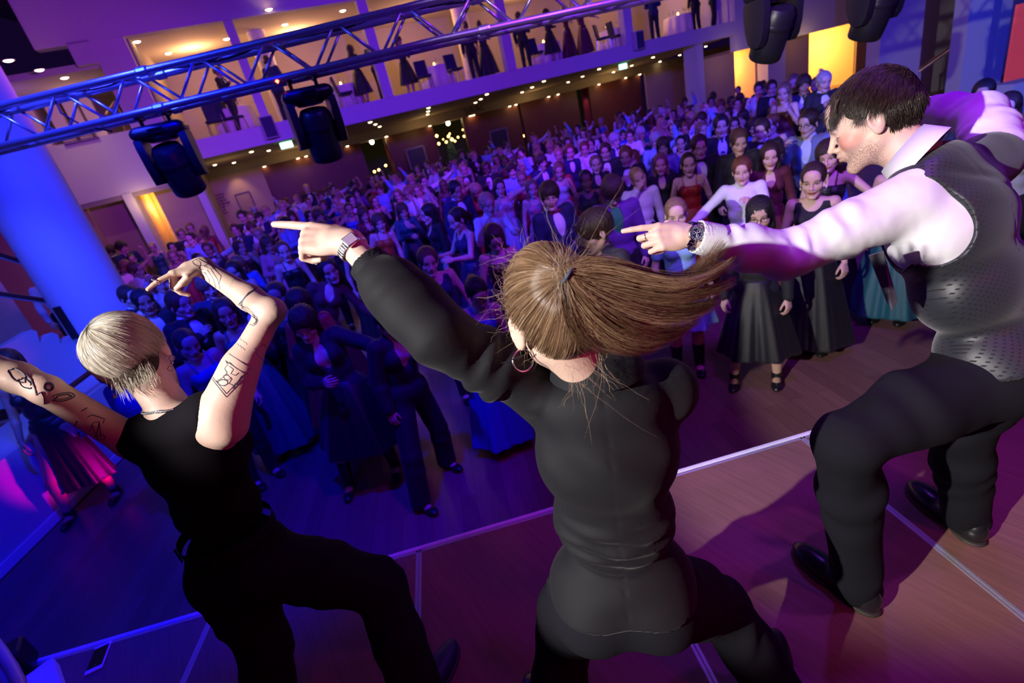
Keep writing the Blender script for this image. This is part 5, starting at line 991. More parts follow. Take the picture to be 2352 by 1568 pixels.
# ------------------------------------------------------------------ the three performers
def limb_fold(S, a, b, amp, freq, lo=.0, hi=1., tw=1.2, seed=0, R=.09):
    a, b = np.asarray(a), np.asarray(b); ax = b-a; L = np.linalg.norm(ax); ax = ax/L; u = nrm(np.cross(ax, A3(.3, .5, .8))); w = np.cross(ax, u)
    def f(P):
        v = P-a; h = (v@ax)/L; x, y = v@u, v@w; th = np.arctan2(y, x); r = np.sqrt(x*x+y*y)
        win = np.clip((h-lo)/.12+.5, 0, 1)*np.clip((hi-h)/.12+.5, 0, 1)*np.clip((R-r)/.03, 0, 1)
        return amp*win*(np.sin(freq*h*2*math.pi+tw*np.sin(th+seed)+1.7*np.sin(h*9+seed))*(.6+.4*np.sin(2*th+seed*2+h*8)))
    return f
def strand_mesh(name, P, r, mt, parent, sc, nt=3):
    """P (N,K,3) paths as thin tubes; sc gives each strand its own shade"""
    P = np.asarray(P, float); N, K, _ = P.shape; t = np.gradient(P, axis=1); t /= np.linalg.norm(t, axis=2, keepdims=True)+1e-9
    up = rng.normal(size=(N, 1, 3)); a = np.cross(t, up); a /= np.linalg.norm(a, axis=2, keepdims=True)+1e-9; b = np.cross(t, a)
    tt = np.linspace(0, 1, K); rr = np.asarray(r).reshape(-1, 1)*(1-.75*tt**2.5)[None, :]
    V = np.stack([P+(math.cos(q)*a+math.sin(q)*b)*rr[..., None] for q in np.arange(nt)*2*math.pi/nt], 2)
    idx = np.arange(N*K*nt).reshape(N, K, nt); q = [np.stack([idx[:, :-1, j], idx[:, 1:, j], idx[:, 1:, (j+1) % nt], idx[:, :-1, (j+1) % nt]], -1).reshape(-1, 4) for j in range(nt)]
    att = np.stack([np.broadcast_to(np.asarray(sc)[:, None, None], (N, K, nt)), np.broadcast_to(tt[None, :, None], (N, K, nt)), np.zeros((N, K, nt))], -1).reshape(-1, 3)
    return link(name, fastmesh(name, V.reshape(-1, 3), np.concatenate(q), [mt], attrs={'st': ('FLOAT_VECTOR', att)}), parent)
def hair_mat(name, cols, root=None, rough=.32, spec=.6):
    m = bpy.data.materials.new(name); m.use_nodes = True; t = NT(m); a = t.n('Attribute', attribute_name='st'); sp = t.n('SeparateXYZ'); t.l(a.outputs['Vector'], sp.inputs[0])
    cr = t.n('ValToRGB'); cr.color_ramp.elements[0].color = (*cols[0], 1); cr.color_ramp.elements[1].color = (*cols[-1], 1)
    for i, c in enumerate(cols[1:-1]): e = cr.color_ramp.elements.new((i+1)/(len(cols)-1)); e.color = (*c, 1)
    t.l(sp.outputs[0], cr.inputs[0]); c = cr.outputs[0]
    if root is not None:
        mr = t.n('MapRange'); t.l(sp.outputs[1], mr.inputs['Value']); mr.inputs['From Min'].default_value = .02; mr.inputs['From Max'].default_value = .20; c = t.mix(mr.outputs[0], root, c)
    t.l(c, t.b.inputs['Base Color']); t.b.inputs['Roughness'].default_value = rough; t.b.inputs['Specular IOR Level'].default_value = spec; return m
def bez(p, n):
    t = np.linspace(0, 1, n)[:, None]; p = [np.asarray(q) for q in p]; return (1-t)**3*p[0]+3*(1-t)**2*t*p[1]+3*(1-t)*t*t*p[2]+t**3*p[3]
def scalp(g, n, zc=.0, face=True):
    """random scalp directions in head space and the cranium ellipsoid"""
    c0 = A3(0, -.016, .028); rad = A3(.080, .103, .105); d = rng.normal(size=(n*4, 3)); d /= np.linalg.norm(d, axis=1, keepdims=True); p = c0+d*rad
    ok = (p[:, 2] > np.where(p[:, 1] > .02, .058+.25*(p[:, 1]-.02), np.where(p[:, 1] > -.028, np.where(zc < 0, -.002, .02), -.055+zc))); return d[ok][:n], c0, rad
def seg_cloth(S, pts, rads, k=.02):
    for i in range(len(pts)-1): S.cone(pts[i], pts[i+1], rads[i], rads[i+1], k)
def emit_poly(name, S, res, mt, parent, regions=(), label=None, attrs=None):
    V, Q = multires(S, res, regions); return tag(link(name, fastmesh(name, V, Q, [mt], attrs=attrs(V) if attrs else None), parent), label)
def pt(*p): return at(*p)
PW = dict(ring=None)
BKC = mat('black_blouse', (.007, .007, .010), .75, bump=.12, bscale=500, sheen=.08, var=.05, spec=.3); BKT = mat('black_wool', (.009, .009, .013), .9, bump=.2, bscale=420, var=.1, spec=.15); BVE = mat('black_jersey', (.006, .005, .008), .9, bump=.15, bscale=400, spec=.12)
def bracelet(parent, c, ax, n, rx, ry, links, w, th, mt, name='bracelet', skip=(0, 0)):
    ax = nrm(ax); n = nrm(n-ax*(n@ax)); s = np.cross(ax, n); mb = MB()
    for i in range(links):
        a = 2*math.pi*i/links
        if skip[0] < i < skip[1]: continue
        p = c+n*math.cos(a)*ry+s*math.sin(a)*rx; t = nrm(-n*math.sin(a)*ry+s*math.cos(a)*rx); o = np.cross(ax, t); L = 2*math.pi*(rx+ry)/2/links*.86
        mb.box(p, (L, w, th), t, ax, o, bev=.0009)
        for q in (-1, 1): mb.box(p+ax*q*w*.36, (L*1.1, w*.24, th*.8), t, ax, o, bev=.0006)
    mb.build(name, mt, parent, auto=True)
# =================================================== ponytailed woman in black
g = Rig(s=1., fem=True, hs=1.02)
g.neck = pt(1372, 858, 1.03); g.pel = pt(1425, 1325, 1.27); g.shL = pt(1245, 900, 1.10); g.shR = pt(1538, 888, 1.07)
g.elL = chain(g.shL, 1005, 765, .285, False); g.wrL = chain(g.elL, 797, 556, .26, True)
g.elR = g.shR+A3(-.05, .21, -.15); g.wrR = g.elR+A3(-.15, .14, .02)
g.T = torso_frame(g); hx = g.T[0]; g.hipL = g.pel-hx*.09-A3(0, 0, .05); g.hipR = g.pel+hx*.09-A3(0, 0, .05)
g.knL = A3(-.06, 1.02, SZ+.36); g.anL = A3(-.16, .92, SZ+.085); g.knR = A3(.40, .98, SZ+.37); g.anR = A3(.52, .88, SZ+.085)
g.head = pt(1270, 722, .95); g.R = head_frame(math.radians(14), math.radians(8), math.radians(2)); PWr = g
root = empty('person', (g.pel[0], g.pel[1], SZ), 0, 'woman with flying light brown ponytail in black blouse and trousers pointing left, seen from behind', 'person')
off = A3(*root.location)
def world_child(o): o.location = Vector(-off); return o
SKW = skin_mat('skin_performer', (.74, .50, .40)); S = Sdf(); torso_prims(S, g, 0, True, 1.)
S.cone(g.neck-g.T[2]*.02, g.head-g.R[2]*.05-g.R[1]*.015, .056, .050, .03)
for q in (-1, 1): arm_prims(S, g, q, 0, 1., fem=True); leg_prims(S, g, q, -.01, .95)
head_prims(S, g.head, g.R, g.hs, False)
dw = (g.wrL-CAM)@_F; d = nrm(pt(690, 545, dw+.012)-g.wrL); n = nrm(A3(.05, -.55, .80)); FL = hand_prims(S, g.wrL, d, n, -1, s=1.0, per=[(3, 3, 2), (58, 38, 14), (62, 84, 40), (66, 90, 40)], curl=(0, 0, 0), thumb=(38, 40), spread=2)
S.cone(g.wrL-d*.01, g.wrL+d*.03, .026, .024, .012); hand_prims(S, g.wrR, nrm(g.wrR-g.elR), A3(0, .3, 1), 1, curl=(40, 50, 30))
b = world_child(emit_poly('body', S, .010, SKW, root, [(g.head, .17, .004), (g.wrL+d*.07, .17, .0024)], attrs=lambda V: {'hl': ('FLOAT_VECTOR', hl_attr(V, g.head, g.R, g.hs))})); W2BODY = b
# nails
# blouse
T = g.T; S = Sdf(); X = lambda t: g.pel+(g.neck-g.pel)*t; torso_prims(S, g, .020, True, 1., kk=.03)
m1 = g.shL+(g.elL-g.shL)*.5; cf = g.elL+(g.wrL-g.elL)*.66; m2 = g.elL+(g.wrL-g.elL)*.25; m3 = g.elL+(g.wrL-g.elL)*.50
seg_cloth(S, [g.shL, m1, g.elL, m2, m3, cf], [.066, .064, .060, .062, .056, .038], .025)
seg_cloth(S, [g.shR, (g.shR+g.elR)/2, g.elR, g.elR+(g.wrR-g.elR)*.9], [.056, .054, .050, .040], .03)
S.cone(g.neck-T[2]*.01-T[1]*.005, g.neck+T[2]*.030+T[1]*.005, .066, .060, .012); S.plane(g.pel-T[2]*.005-A3(0, 0, .02), -nrm(T[2]+T[1]*.05), .004)
f1_ = limb_fold(S, g.shL, g.elL, .0075, 4.2, .10, .80, 2.2, 1., .11); f2_ = limb_fold(S, g.elL, g.wrL, .0025, 2.6, -.1, .7, 2.2, 2., .10)
def dz(P):
    v = P-g.pel; z = v@T[2]; x = v@T[0]; y = v@T[1]; back = np.clip(-y/.06, 0, 1)
    w = np.exp(-((z-.19)/.075)**2)*(.0048*np.sin(z*150+5*x+2*np.sin(x*14))+.003*np.sin(z*90-x*32))*back
    u = np.exp(-((z-.44)/.07)**2)*.004*np.sin(x*42+z*40)*back+.0016*snoise(P, 30, 3)
    seam = .0022*np.exp(-((x-.004)/.0022)**2)*back
    return f1_(P)+f2_(P)+w+u+seam
S.disp = dz; world_child(emit_poly('blouse', S, .0062, BKC, root))
S = Sdf(); ax = nrm(g.wrL-g.elL); c0 = g.elL+(g.wrL-g.elL)*.60; c1 = g.elL+(g.wrL-g.elL)*.78; S.cone(c0, c1, .044, .0395, .004); S.plane(c0, -ax, .002); S.plane(c1, ax, .002); S.cone(c1-ax*.02, c1+ax*.06, .0355, .0355, .001, 's')
world_child(emit_poly('cuff', S, .0035, BKC, root))
mb = MB(); rings = []
for z, r in ((-.012, .084), (.074, .066), (.078, .069), (.008, .100)): rings.append([g.neck+T[2]*z+T[1]*.004+r*(math.cos(q)*T[0]*1.0+math.sin(q)*T[1]*.95) for q in np.linspace(math.pi*.58, math.pi*2.42, 40)])
mb.loft(rings, cap=False, closed=False); c = mb.build('collar', BKC, root, smooth=True); c.location = Vector(-off)
# trousers
S = Sdf(); Pf = frame(A3(0, 0, 1), hx); S.ell(g.pel-A3(0, 0, .02), A3(.172, .125, .12), Pf, .04)
for q, hp, kn, an in ((-1, g.hipL, g.knL, g.anL), (1, g.hipR, g.knR, g.anR)):
    S.ell(g.pel+hx*q*.078-Pf[1]*.058-A3(0, 0, .065), A3(.094, .086, .095), Pf, .05); seg_cloth(S, [hp-A3(0, 0, .03), (hp+kn)/2, kn, (kn+an)/2, an+A3(0, 0, -.03)], [.112, .100, .082, .080, .082], .03)
for q in (-1, 1): S.cone(g.pel+hx*q*.178-A3(0, 0, .00), g.pel+hx*q*.180-A3(0, 0, .11), .012, .020, .015)
fa, fb = limb_fold(S, g.hipL, g.knL, .005, 2.5, .1, 1.2, 2, 1, .2), limb_fold(S, g.hipR, g.knR, .005, 2.5, .1, 1.2, 2, 2, .2)
S.disp = lambda P: fa(P)+fb(P)+.002*snoise(P, 24, 8); S.plane(g.pel+A3(0, 0, .10), A3(0, 0, 1), .004); world_child(emit_poly('trousers', S, .0085, BKT, root))
def perf_shoes(g, root, off, m, yaw=(0, 0), s=1.):
    for a, yw in ((g.anL, yaw[0]), (g.anR, yaw[1])):
        f = A3(-math.sin(yw), math.cos(yw), 0); r = A3(f[1], -f[0], 0); Fr = np.array([r, f, A3(0, 0, 1)]); b = A3(a[0], a[1], SZ); S = Sdf()
        S.ell(b+f*.130*s+A3(0, 0, .030)*s, A3(.046, .105, .032)*s, Fr, .02); S.ell(b+f*.02*s+A3(0, 0, .040)*s, A3(.038, .075, .045)*s, Fr, .03); S.ell(b-f*.035*s+A3(0, 0, .045)*s, A3(.036, .042, .048)*s, Fr, .03)
        S.cone(b+A3(0, 0, .06), b+A3(0, 0, .10), .042*s, .044*s, .02); S.plane(b+A3(0, 0, .004), A3(0, 0, -1), .003)
        o = emit_poly('shoe', S, .005, m, root); o.location = Vector(-off)
        S = Sdf(); S.ell(b+f*.128*s+A3(0, 0, .006), A3(.052, .112, .010)*s, Fr, .01); S.ell(b-f*.02*s+A3(0, 0, .006), A3(.042, .06, .010)*s, Fr, .01); S.plane(b+A3(0, 0, .002), A3(0, 0, -1), .001); o2 = emit_poly('sole', S, .005, mat('sole_dark', (.03, .025, .02), .6), o)
perf_shoes(g, root, off, SHOE, (0.3, -.5))
# hair
HM2 = hair_mat('hair_ponytail', [(.06, .028, .014), (.19, .105, .055), (.42, .27, .16), (.70, .54, .38)], rough=.26)
HBASE = mat('hair_base_brown', (.17, .10, .055), .6, bump=.5, bscale=300)
L = lambda p: g.head+g.hs*(np.asarray(p)@g.R)
S = Sdf(); E = lambda p, r, k=.015, op='u': S.ell(L(p), np.array(r)*g.hs, g.R, k, op)
E((0, -.016, .040), (.0785, .1015, .0905)); E((0, -.055, -.01), (.060, .050, .060), .03); E((0, .094, -.030), (.062, .062, .088), .010, 's'); S.plane(L((0, 0, -.048)), -g.R[2]-g.R[1]*.2, .01)
for q in (-1, 1): E((q*.088, .006, -.020), (.024, .034, .045), .008, 's')
world_child(emit_poly('hair_cap', S, .006, HBASE, root))
tie = A3(.0, -.118, .088); dd, c0, rad = scalp(g, 8200, -.018); ex = np.stack([rng.uniform(-.9, .9, 2600), -np.abs(rng.normal(.6, .25, 2600)), rng.uniform(-1.15, -.25, 2600)], 1); ex /= np.linalg.norm(ex, axis=1, keepdims=True); ex = ex[(c0+ex*rad)[:, 2] > -.074]; dd = np.concatenate([dd, ex]); tdir = nrm((tie-c0)/rad)
low = rng.random(len(dd)) < .0; K = 15; tt = np.linspace(0, 1, K)
om = np.arccos(np.clip(dd@tdir, -1, 1))[:, None]; so = np.sin(om)+1e-4
sl = (np.sin((1-tt)[None]*om)/so)[..., None]*dd[:, None]+(np.sin(tt[None]*om)/so)[..., None]*tdir
lay = rng.uniform(.99, 1.055, len(dd))[:, None, None]; wob = 1+.006*np.sin(tt[None]*9+rng.uniform(0, 6, (len(dd), 1)))[..., None]*rng.random((len(dd), 1, 1))
P = c0+sl*rad*lay*wob; e = (tt**7)[None, :, None]; P = P*(1-e)+(tie+rng.normal(0, .0035, (len(dd), 1, 3)))*e
cl = np.sin(dd[:, 0]*38+5*np.sin(dd[:, 2]*9))*.5+.5
world_child(strand_mesh('hair_strands', L(P.reshape(-1, 3)).reshape(P.shape), rng.uniform(.00022, .00042, len(P)), HM2, root, np.clip(.25+.35*cl+rng.normal(0, .16, len(P)), 0, 1)))
TIEW = L(tie); td = (TIEW-CAM)@_F
GD = [[(1420, 540), (1515, 780), (1648, 540)], [(1430, 560), (1540, 745), (1690, 580)], [(1420, 640), (1540, 700), (1692, 600)], [(1420, 660), (1560, 700), (1690, 640)], [(1410, 700), (1560, 735), (1668, 668)], [(1395, 720), (1540, 780), (1645, 700)], [(1375, 745), (1505, 810), (1600, 742)],
      [(1355, 770), (1480, 820), (1560, 765)], [(1335, 780), (1440, 820), (1512, 797)], [(1310, 740), (1370, 815), (1478, 806)], [(1292, 720), (1330, 810), (1415, 806)], [(1285, 700), (1300, 790), (1345, 815)]]
def tailpts(s, j):
    i = min(int(s), len(GD)-2); f = s-i; a = [np.array(GD[i][k])*(1-f)+np.array(GD[i+1][k])*f for k in range(3)]; dp = (td+.005, td+.03+.02*j, td+.09+.03*j)
    return [TIEW]+[at(a[k][0], a[k][1], dp[k]) for k in range(3)]
N = 9500; ncl = 50; ccut = rng.uniform(.86, 1.08, 50); cs = np.concatenate([rng.uniform(0, len(GD)-1.001, ncl-8), rng.uniform(0, .5, 8)]); cj = rng.normal(0, 1, ncl); ch = rng.random(ncl); K = 20; allP = []; scs = []
for i in range(N):
    c = rng.integers(0, ncl); s = np.clip(cs[c]+rng.normal(0, .09), 0, len(GD)-1.001); p = tailpts(s, cj[c]*.9+rng.normal(0, .12)); q = bez(p, K); t = np.linspace(0, 1, K)[:, None]
    o = rng.normal(0, 1, 3); lk = .0042+.0045*t*(1-t)*2-.0012*t**3; endcut = rng.uniform(.74, 1.0); q = bez(p, K)
    endcut *= ccut[c]
    if endcut < 1: tq = np.linspace(0, endcut, K); q = np.stack([np.interp(tq, np.linspace(0, 1, K), q[:, a]) for a in range(3)], 1)
    q = q+o*lk+rng.normal(0, .0016, 3)*np.sin(t*rng.uniform(5, 12)+rng.uniform(0, 6))*t; allP.append(q); scs.append(np.clip(.10+.62*ch[c]+rng.normal(0, .13), 0, 1))
world_child(strand_mesh('ponytail', np.array(allP), rng.uniform(.00022, .00045, N), HM2, root, np.array(scs)))
# loose hairs
allP = []; dd2, _, _ = scalp(g, 400, .0)
for k in range(300):
    if k < 170: a = nrm(A3(-abs(rng.normal(0, .9)), rng.uniform(-.2, 1), rng.normal(.2, .7))); r0 = c0+a*rad*1.02; ln = rng.uniform(.015, .05); dr = nrm(a+rng.normal(0, .6, 3))
    elif k < 205: r0 = A3(rng.uniform(-.04, .05), -.088, -.075+rng.uniform(-.01, .015)); ln = rng.uniform(.04, .085); dr = nrm(A3(rng.normal(.15, .3), -.45, -1))
    else: r0 = tie+rng.normal(0, .01, 3); ln = rng.uniform(.03, .09); dr = nrm(A3(rng.uniform(-.3, 1), rng.uniform(-.3, .5), rng.normal(.4, .6)))
    cv = rng.normal(0, 1, 3); q = np.array([r0+dr*ln*t+cv*ln*.5*t*t+rng.normal(0, .002, 3)*math.sin(6*t) for t in np.linspace(0, 1, 9)]); allP.append(L(q))
world_child(strand_mesh('loose_hairs', np.array(allP), np.full(len(allP), .00022), HM2, root, rng.uniform(.5, 1, len(allP))))
mb = MB(); tdv = nrm(at(1330, 650, td)-TIEW); u1 = nrm(np.cross(tdv, A3(0, 0, 1))); u2 = np.cross(tdv, u1)
mb.tube([TIEW+tdv*.004+.0155*(math.cos(a)*u1+math.sin(a)*u2) for a in np.arange(0, 2*math.pi+.01, math.pi/14)], .0030, 8); world_child(mb.build('hair_tie', mat('blue_grey_elastic', (.05, .07, .12), .7), root, smooth=True))
# watch, rings in the ear
axw = nrm(d+0*d); cw = g.wrL+(g.elL-g.wrL)*.02; fa_ = nrm(g.wrL-g.elL); bracelet(root, cw-fa_*.012, fa_, n, .0300, .0270, 26, .0155, .0028, STEEL, skip=(24, 30))
o = [x for x in root.children if x.name.startswith('bracelet')][-1]; o.location = Vector(-off)
nn = nrm(n-fa_*(n@fa_)); sd = np.cross(fa_, nn); mb = MB(); cc = cw-fa_*.012+nn*.030; mb.box(cc, (.024, .027, .007), fa_, sd, nn, bev=.002); mb.tube([cc+sd*.0145, cc+sd*.0175], .0022, 8); world_child(mb.build('watch_case', STEEL, root, auto=True)); mb = MB(); mb.box(cc+nn*.0038, (.019, .022, .001), fa_, sd, nn); world_child(mb.build('watch_face', mat('dial_silver', (.45, .45, .55), .3, .3), root))
ear = L((-.082, -.010, -.038)); e1 = nrm(_R*.5+_F*.6); mb = MB(); r_ = .021; cE = ear-_U*r_*.9+_R*.004; mb.tube([cE+r_*(math.cos(a)*nrm(_R*.85+_F*.4)+math.sin(a)*_U) for a in np.arange(0, 2*math.pi+.01, math.pi/16)], .0016, 8); world_child(mb.build('hoop_earring', STEEL, root, smooth=True))
p0_, p1_ = ear-_U*.010+_R*.004-_F*.012, ear-_U*.024-_R*.036-_F*.010; mb = MB(); mb.tube([p0_, p1_], [.0016, .0010], 8); world_child(mb.build('bar_earring', STEEL, root))
# =================================================== blond woman at the left
g = Rig(s=.98, fem=True, hs=1.0); g.neck = pt(392, 935, 1.42); g.pel = pt(552, 1268, 1.62); g.shR = pt(503, 935, 1.40); g.shL = pt(298, 1010, 1.47)
g.elR = chain(g.shR, 622, 715, .285, False); g.wrR = chain(g.elR, 462, 612, .235, True)
g.elL = chain(g.shL, 105, 895, .275, False); g.wrL = chain(g.elL, -110, 800, .24, True)
g.T = torso_frame(g); hx = nrm(g.T[0]*A3(1, 1, .3)); g.hipL = g.pel-hx*.088-A3(0, 0, .05); g.hipR = g.pel+hx*.088-A3(0, 0, .05)
g.knL = pt(610, 1480, 1.72); g.anL = onz(622, 1660, SZ+.085); g.knR = pt(872, 1345, 1.72); g.anR = onz(960, 1590, SZ+.085)
g.head = pt(312, 826, 1.42); g.R = head_frame(math.radians(16), math.radians(22), math.radians(14))
root = empty('person', (g.pel[0], g.pel[1], SZ), 0, 'woman with short platinum blond hair and tattooed arms in black sleeveless top and trousers, seen from behind', 'person'); off = A3(*root.location)
S = Sdf(); torso_prims(S, g, 0, True, .98); S.cone(g.neck-g.T[2]*.02, g.head-g.R[2]*.045-g.R[1]*.015, .054, .050, .03)
for q in (-1, 1): arm_prims(S, g, q, .001, 1., fem=True); leg_prims(S, g, q, -.01, .95)
S.ell(g.elR-nrm((g.shR+g.wrR)/2-g.elR)*.010, (.026, .026, .026), None, .03)
S.cone((g.shR+(g.neck-g.pel)*-.10), g.shR*.6+g.elR*.4, .060, .040, .05)
head_prims(S, g.head, g.R, g.hs, False)
d = nrm(pt(396, 628, 1.40)-g.wrR); n = nrm(-_R*.55+_U*.55-_F*.5); FR = hand_prims(S, g.wrR, d, n, 1, s=.84, per=[(14, 8, 5), (74, 50, 22), (84, 88, 40), (86, 90, 40)], curl=(0, 0, 0), thumb=(28, 45), spread=2); S.cone(g.wrR-d*.01, g.wrR+d*.03, .024, .023, .012)
dl = nrm(g.wrL-g.elL); hand_prims(S, g.wrL, dl, A3(0, -.3, 1), -1, s=.93, curl=(10, 12, 8))
BW1 = emit_poly('body', S, .0085, SKW, root, [(g.head, .17, .0045), (g.wrR+d*.06, .15, .0026)], attrs=lambda V: {'hl': ('FLOAT_VECTOR', hl_attr(V, g.head, g.R, g.hs))}); BW1.location = Vector(-off); g1 = g
T = g.T; S = Sdf(); torso_prims(S, g, .012, True, .98, kk=.03)
S.cone(g.shL*.72+(g.shL+g.shR)/2*.28+T[2]*.0, g.shR*.72+(g.shL+g.shR)/2*.28, .060, .060, .02)
for sh, q in ((g.shR, 1), (g.shL, -1)): S.ell(sh+T[0]*q*.020-T[2]*.045, A3(.048, .16, .098), T, .008, 's')
S.ell(g.neck+T[2]*.045+T[1]*.01, A3(.078, .09, .045), T, .01, 's'); S.plane(g.pel+T[2]*.02, -T[2], .004)
S.disp = lambda P: .0022*snoise(P, 26, 4)+.003*np.exp(-(((P-g.pel)@T[2]-.14)/.07)**2)*np.sin(((P-g.pel)@T[2])*110+((P-g.pel)@T[0])*20)
o = emit_poly('sleeveless_top', S, .0062, BVE, root); o.location = Vector(-off)
S = Sdf(); Pf = frame(A3(0, 0, 1), hx); S.ell(g.pel-A3(0, 0, .015), A3(.168, .122, .125), Pf, .04)
for q, hp, kn, an in ((-1, g.hipL, g.knL, g.anL), (1, g.hipR, g.knR, g.anR)):
    S.ell(g.pel+hx*q*.075-Pf[1]*.055-A3(0, 0, .06), A3(.092, .084, .092), Pf, .05); seg_cloth(S, [hp-A3(0, 0, .02), (hp+kn)/2, kn, (kn+an)/2, an-A3(0, 0, .02)], [.108, .100, .084, .084, .088], .03)
fa, fb = limb_fold(S, g.hipL, g.knL, .005, 2.5, .1, 1.2, 2, 1, .2), limb_fold(S, g.hipR, g.knR, .006, 3, .0, 1.2, 2, 2, .2); S.disp = lambda P: fa(P)+fb(P)+.002*snoise(P, 24, 8); S.plane(g.pel+A3(0, 0, .11), A3(0, 0, 1), .004)
o = emit_poly('trousers', S, .0085, BKT, root); o.location = Vector(-off)
mb = MB(); wr = [g.pel+A3(0, 0, .095)+(.150*math.cos(a))*Pf[0]+(.118*math.sin(a))*Pf[1] for a in np.arange(0, 2*math.pi, math.pi/30)]
mb.loft([[p+A3(0, 0, z) for p in wr] for z in (-.018, .018)], cap=False)
for a in (-2.4, -1.95, -1.4, -.9): p = g.pel+A3(0, 0, .095)+(.154*math.cos(a))*Pf[0]+(.122*math.sin(a))*Pf[1]; mb.box(p, (.010, .006, .05), nrm(-math.sin(a)*Pf[0]+math.cos(a)*Pf[1]))
o = mb.build('waistband', BKT, root, smooth=False); o.location = Vector(-off)
perf_shoes(g, root, off, mat('navy_trainer', (.015, .02, .06), .5), (.4, -.5)); L = lambda p: g.head+g.hs*(np.asarray(p)@g.R)
# undercut and blond top layer
S = Sdf(); E = lambda p, r, k=.015, op='u': S.ell(L(p), np.array(r), g.R, k, op); E((0, -.016, .040), (.0775, .1005, .0895)); E((0, -.050, -.02), (.062, .050, .060), .03); E((0, .094, -.030), (.062, .062, .088), .010, 's')
for q in (-1, 1): E((q*.088, .004, -.022), (.022, .030, .042), .008, 's')
o = emit_poly('undercut', S, .0055, mat('hair_undercut', (.06, .035, .022), .75, bump=.8, bscale=500), root); o.location = Vector(-off)
HM1 = hair_mat('hair_platinum', [(.20, .15, .10), (.58, .50, .38), (.82, .75, .63), (.92, .88, .80)], root=(.05, .03, .02), rough=.30)
wh = nrm(A3(-.25, -.62, .78)); c0 = A3(0, -.016, .040); rad = A3(.080, .103, .092); Pn = []; sc = []; K = 14
ck = rng.normal(size=(150, 3)); ck /= np.linalg.norm(ck, axis=1, keepdims=True); ckh = rng.random(150)
for i in range(9500):
    a = rng.normal(size=3); a = nrm(a)
    if i % 3 == 0: a = nrm(wh+rng.normal(0, .35, 3))
    p = c0+a*rad
    if p[2] < .012+(.02 if p[1] > 0 else 0) or (p[1] > .055 and p[2] < .06): continue
    ang0 = math.acos(np.clip(a@wh, -1, 1)); side = nrm(a-wh*(a@wh)+1e-6*rng.normal(size=3)); j = int(np.argmax(ck@a)); side = nrm(side+ck[j]*.10-wh*(ck[j]@wh)*.10+.10*np.cross(wh, side)); ln = rng.uniform(.65, .95)+(.30 if ang0 < .7 else 0); ends = min(ang0+ln*1.15, 2.40+rng.normal(0, .16))
    if ends < ang0+.25: continue
    th = np.linspace(ang0, ends, K); t = np.linspace(0, 1, K); lift = 1.03+.12*np.sin(np.clip(t, 0, .8)*math.pi*.62)*rng.uniform(.6, 1.15)+.02*ckh[j]
    dirs = np.cos(th)[:, None]*wh+np.sin(th)[:, None]*side; q = c0+dirs*rad*lift[:, None]; cj_ = rng.normal(0, .0018, 3); q = q+cj_*t[:, None]; Pn.append(q); sc.append(np.clip(-.05+1.0*ckh[j]+rng.normal(0, .14), 0, 1))
Pn = np.array(Pn); o = strand_mesh('blond_hair', L(Pn.reshape(-1, 3)).reshape(Pn.shape), rng.uniform(.00030, .00055, len(Pn)), HM1, root, np.array(sc)); o.location = Vector(-off)
Pn = []
for i in range(420):
    r0 = A3(rng.uniform(-.05, .05), -.078+.006*rng.normal(), rng.uniform(-.075, -.01)); dr = nrm(A3(rng.normal(-.05, .12), -.05, -1)); ln = rng.uniform(.02, .045); q = np.array([r0+dr*ln*t-A3(0, .012*t, 0) for t in np.linspace(0, 1, 7)]); Pn.append(L(q))
o = strand_mesh('nape_hair', np.array(Pn), np.full(len(Pn), .00035), HM1, root, rng.uniform(.1, .8, len(Pn))); o.location = Vector(-off)
# necklace
mb = MB(); nk = []
for a in np.linspace(-2.75, -.40, 46): nk.append(g.neck+T[2]*(.022-.012*abs(math.cos(a)))+T[0]*.064*math.cos(a)+T[1]*(.058*math.sin(a)-.006))
for i, p in enumerate(nk[:-1]):
    t = nrm(nk[i+1]-p); u = nrm(np.cross(t, T[2])); v = np.cross(t, u); w = u if i % 2 else v; z = np.cross(t, w)
    mb.tube([p+t*.0046*math.cos(b)+(w)*.0030*math.sin(b) for b in np.arange(0, 2*math.pi+.1, math.pi/5)], .0011, 5)
o = mb.build('chain_necklace', STEEL, root, smooth=True); o.location = Vector(-off)
for q in (-1, 1):
    mb = MB(); p = L((q*.083, -.008, -.042)); mb.tube([p+.008*(math.cos(a)*_R+math.sin(a)*_U)-_U*.008 for a in np.arange(0, 6.4, .5)], .0011, 6); mb.lathe(p-_U*.022, [(.001, -.006), (.006, 0), (.001, .006)], 8); o = mb.build('earring', STEEL, root, smooth=True); o.location = Vector(-off)
f0, f1__ = FR[0][1], FR[0][2]; t = nrm(f1__-f0); c = f0*.5+f1__*.5; u = nrm(np.cross(t, n)); v = np.cross(t, u); mb = MB(); mb.tube([c+.0098*(math.cos(a)*u+math.sin(a)*v) for a in np.arange(0, 6.35, .35)], .0013, 6); mb.lathe(c+n*.011, [(.001, -.004), (.0045, 0), (.001, .004)], 8); o = mb.build('finger_ring', STEEL, root, smooth=True); o.location = Vector(-off)
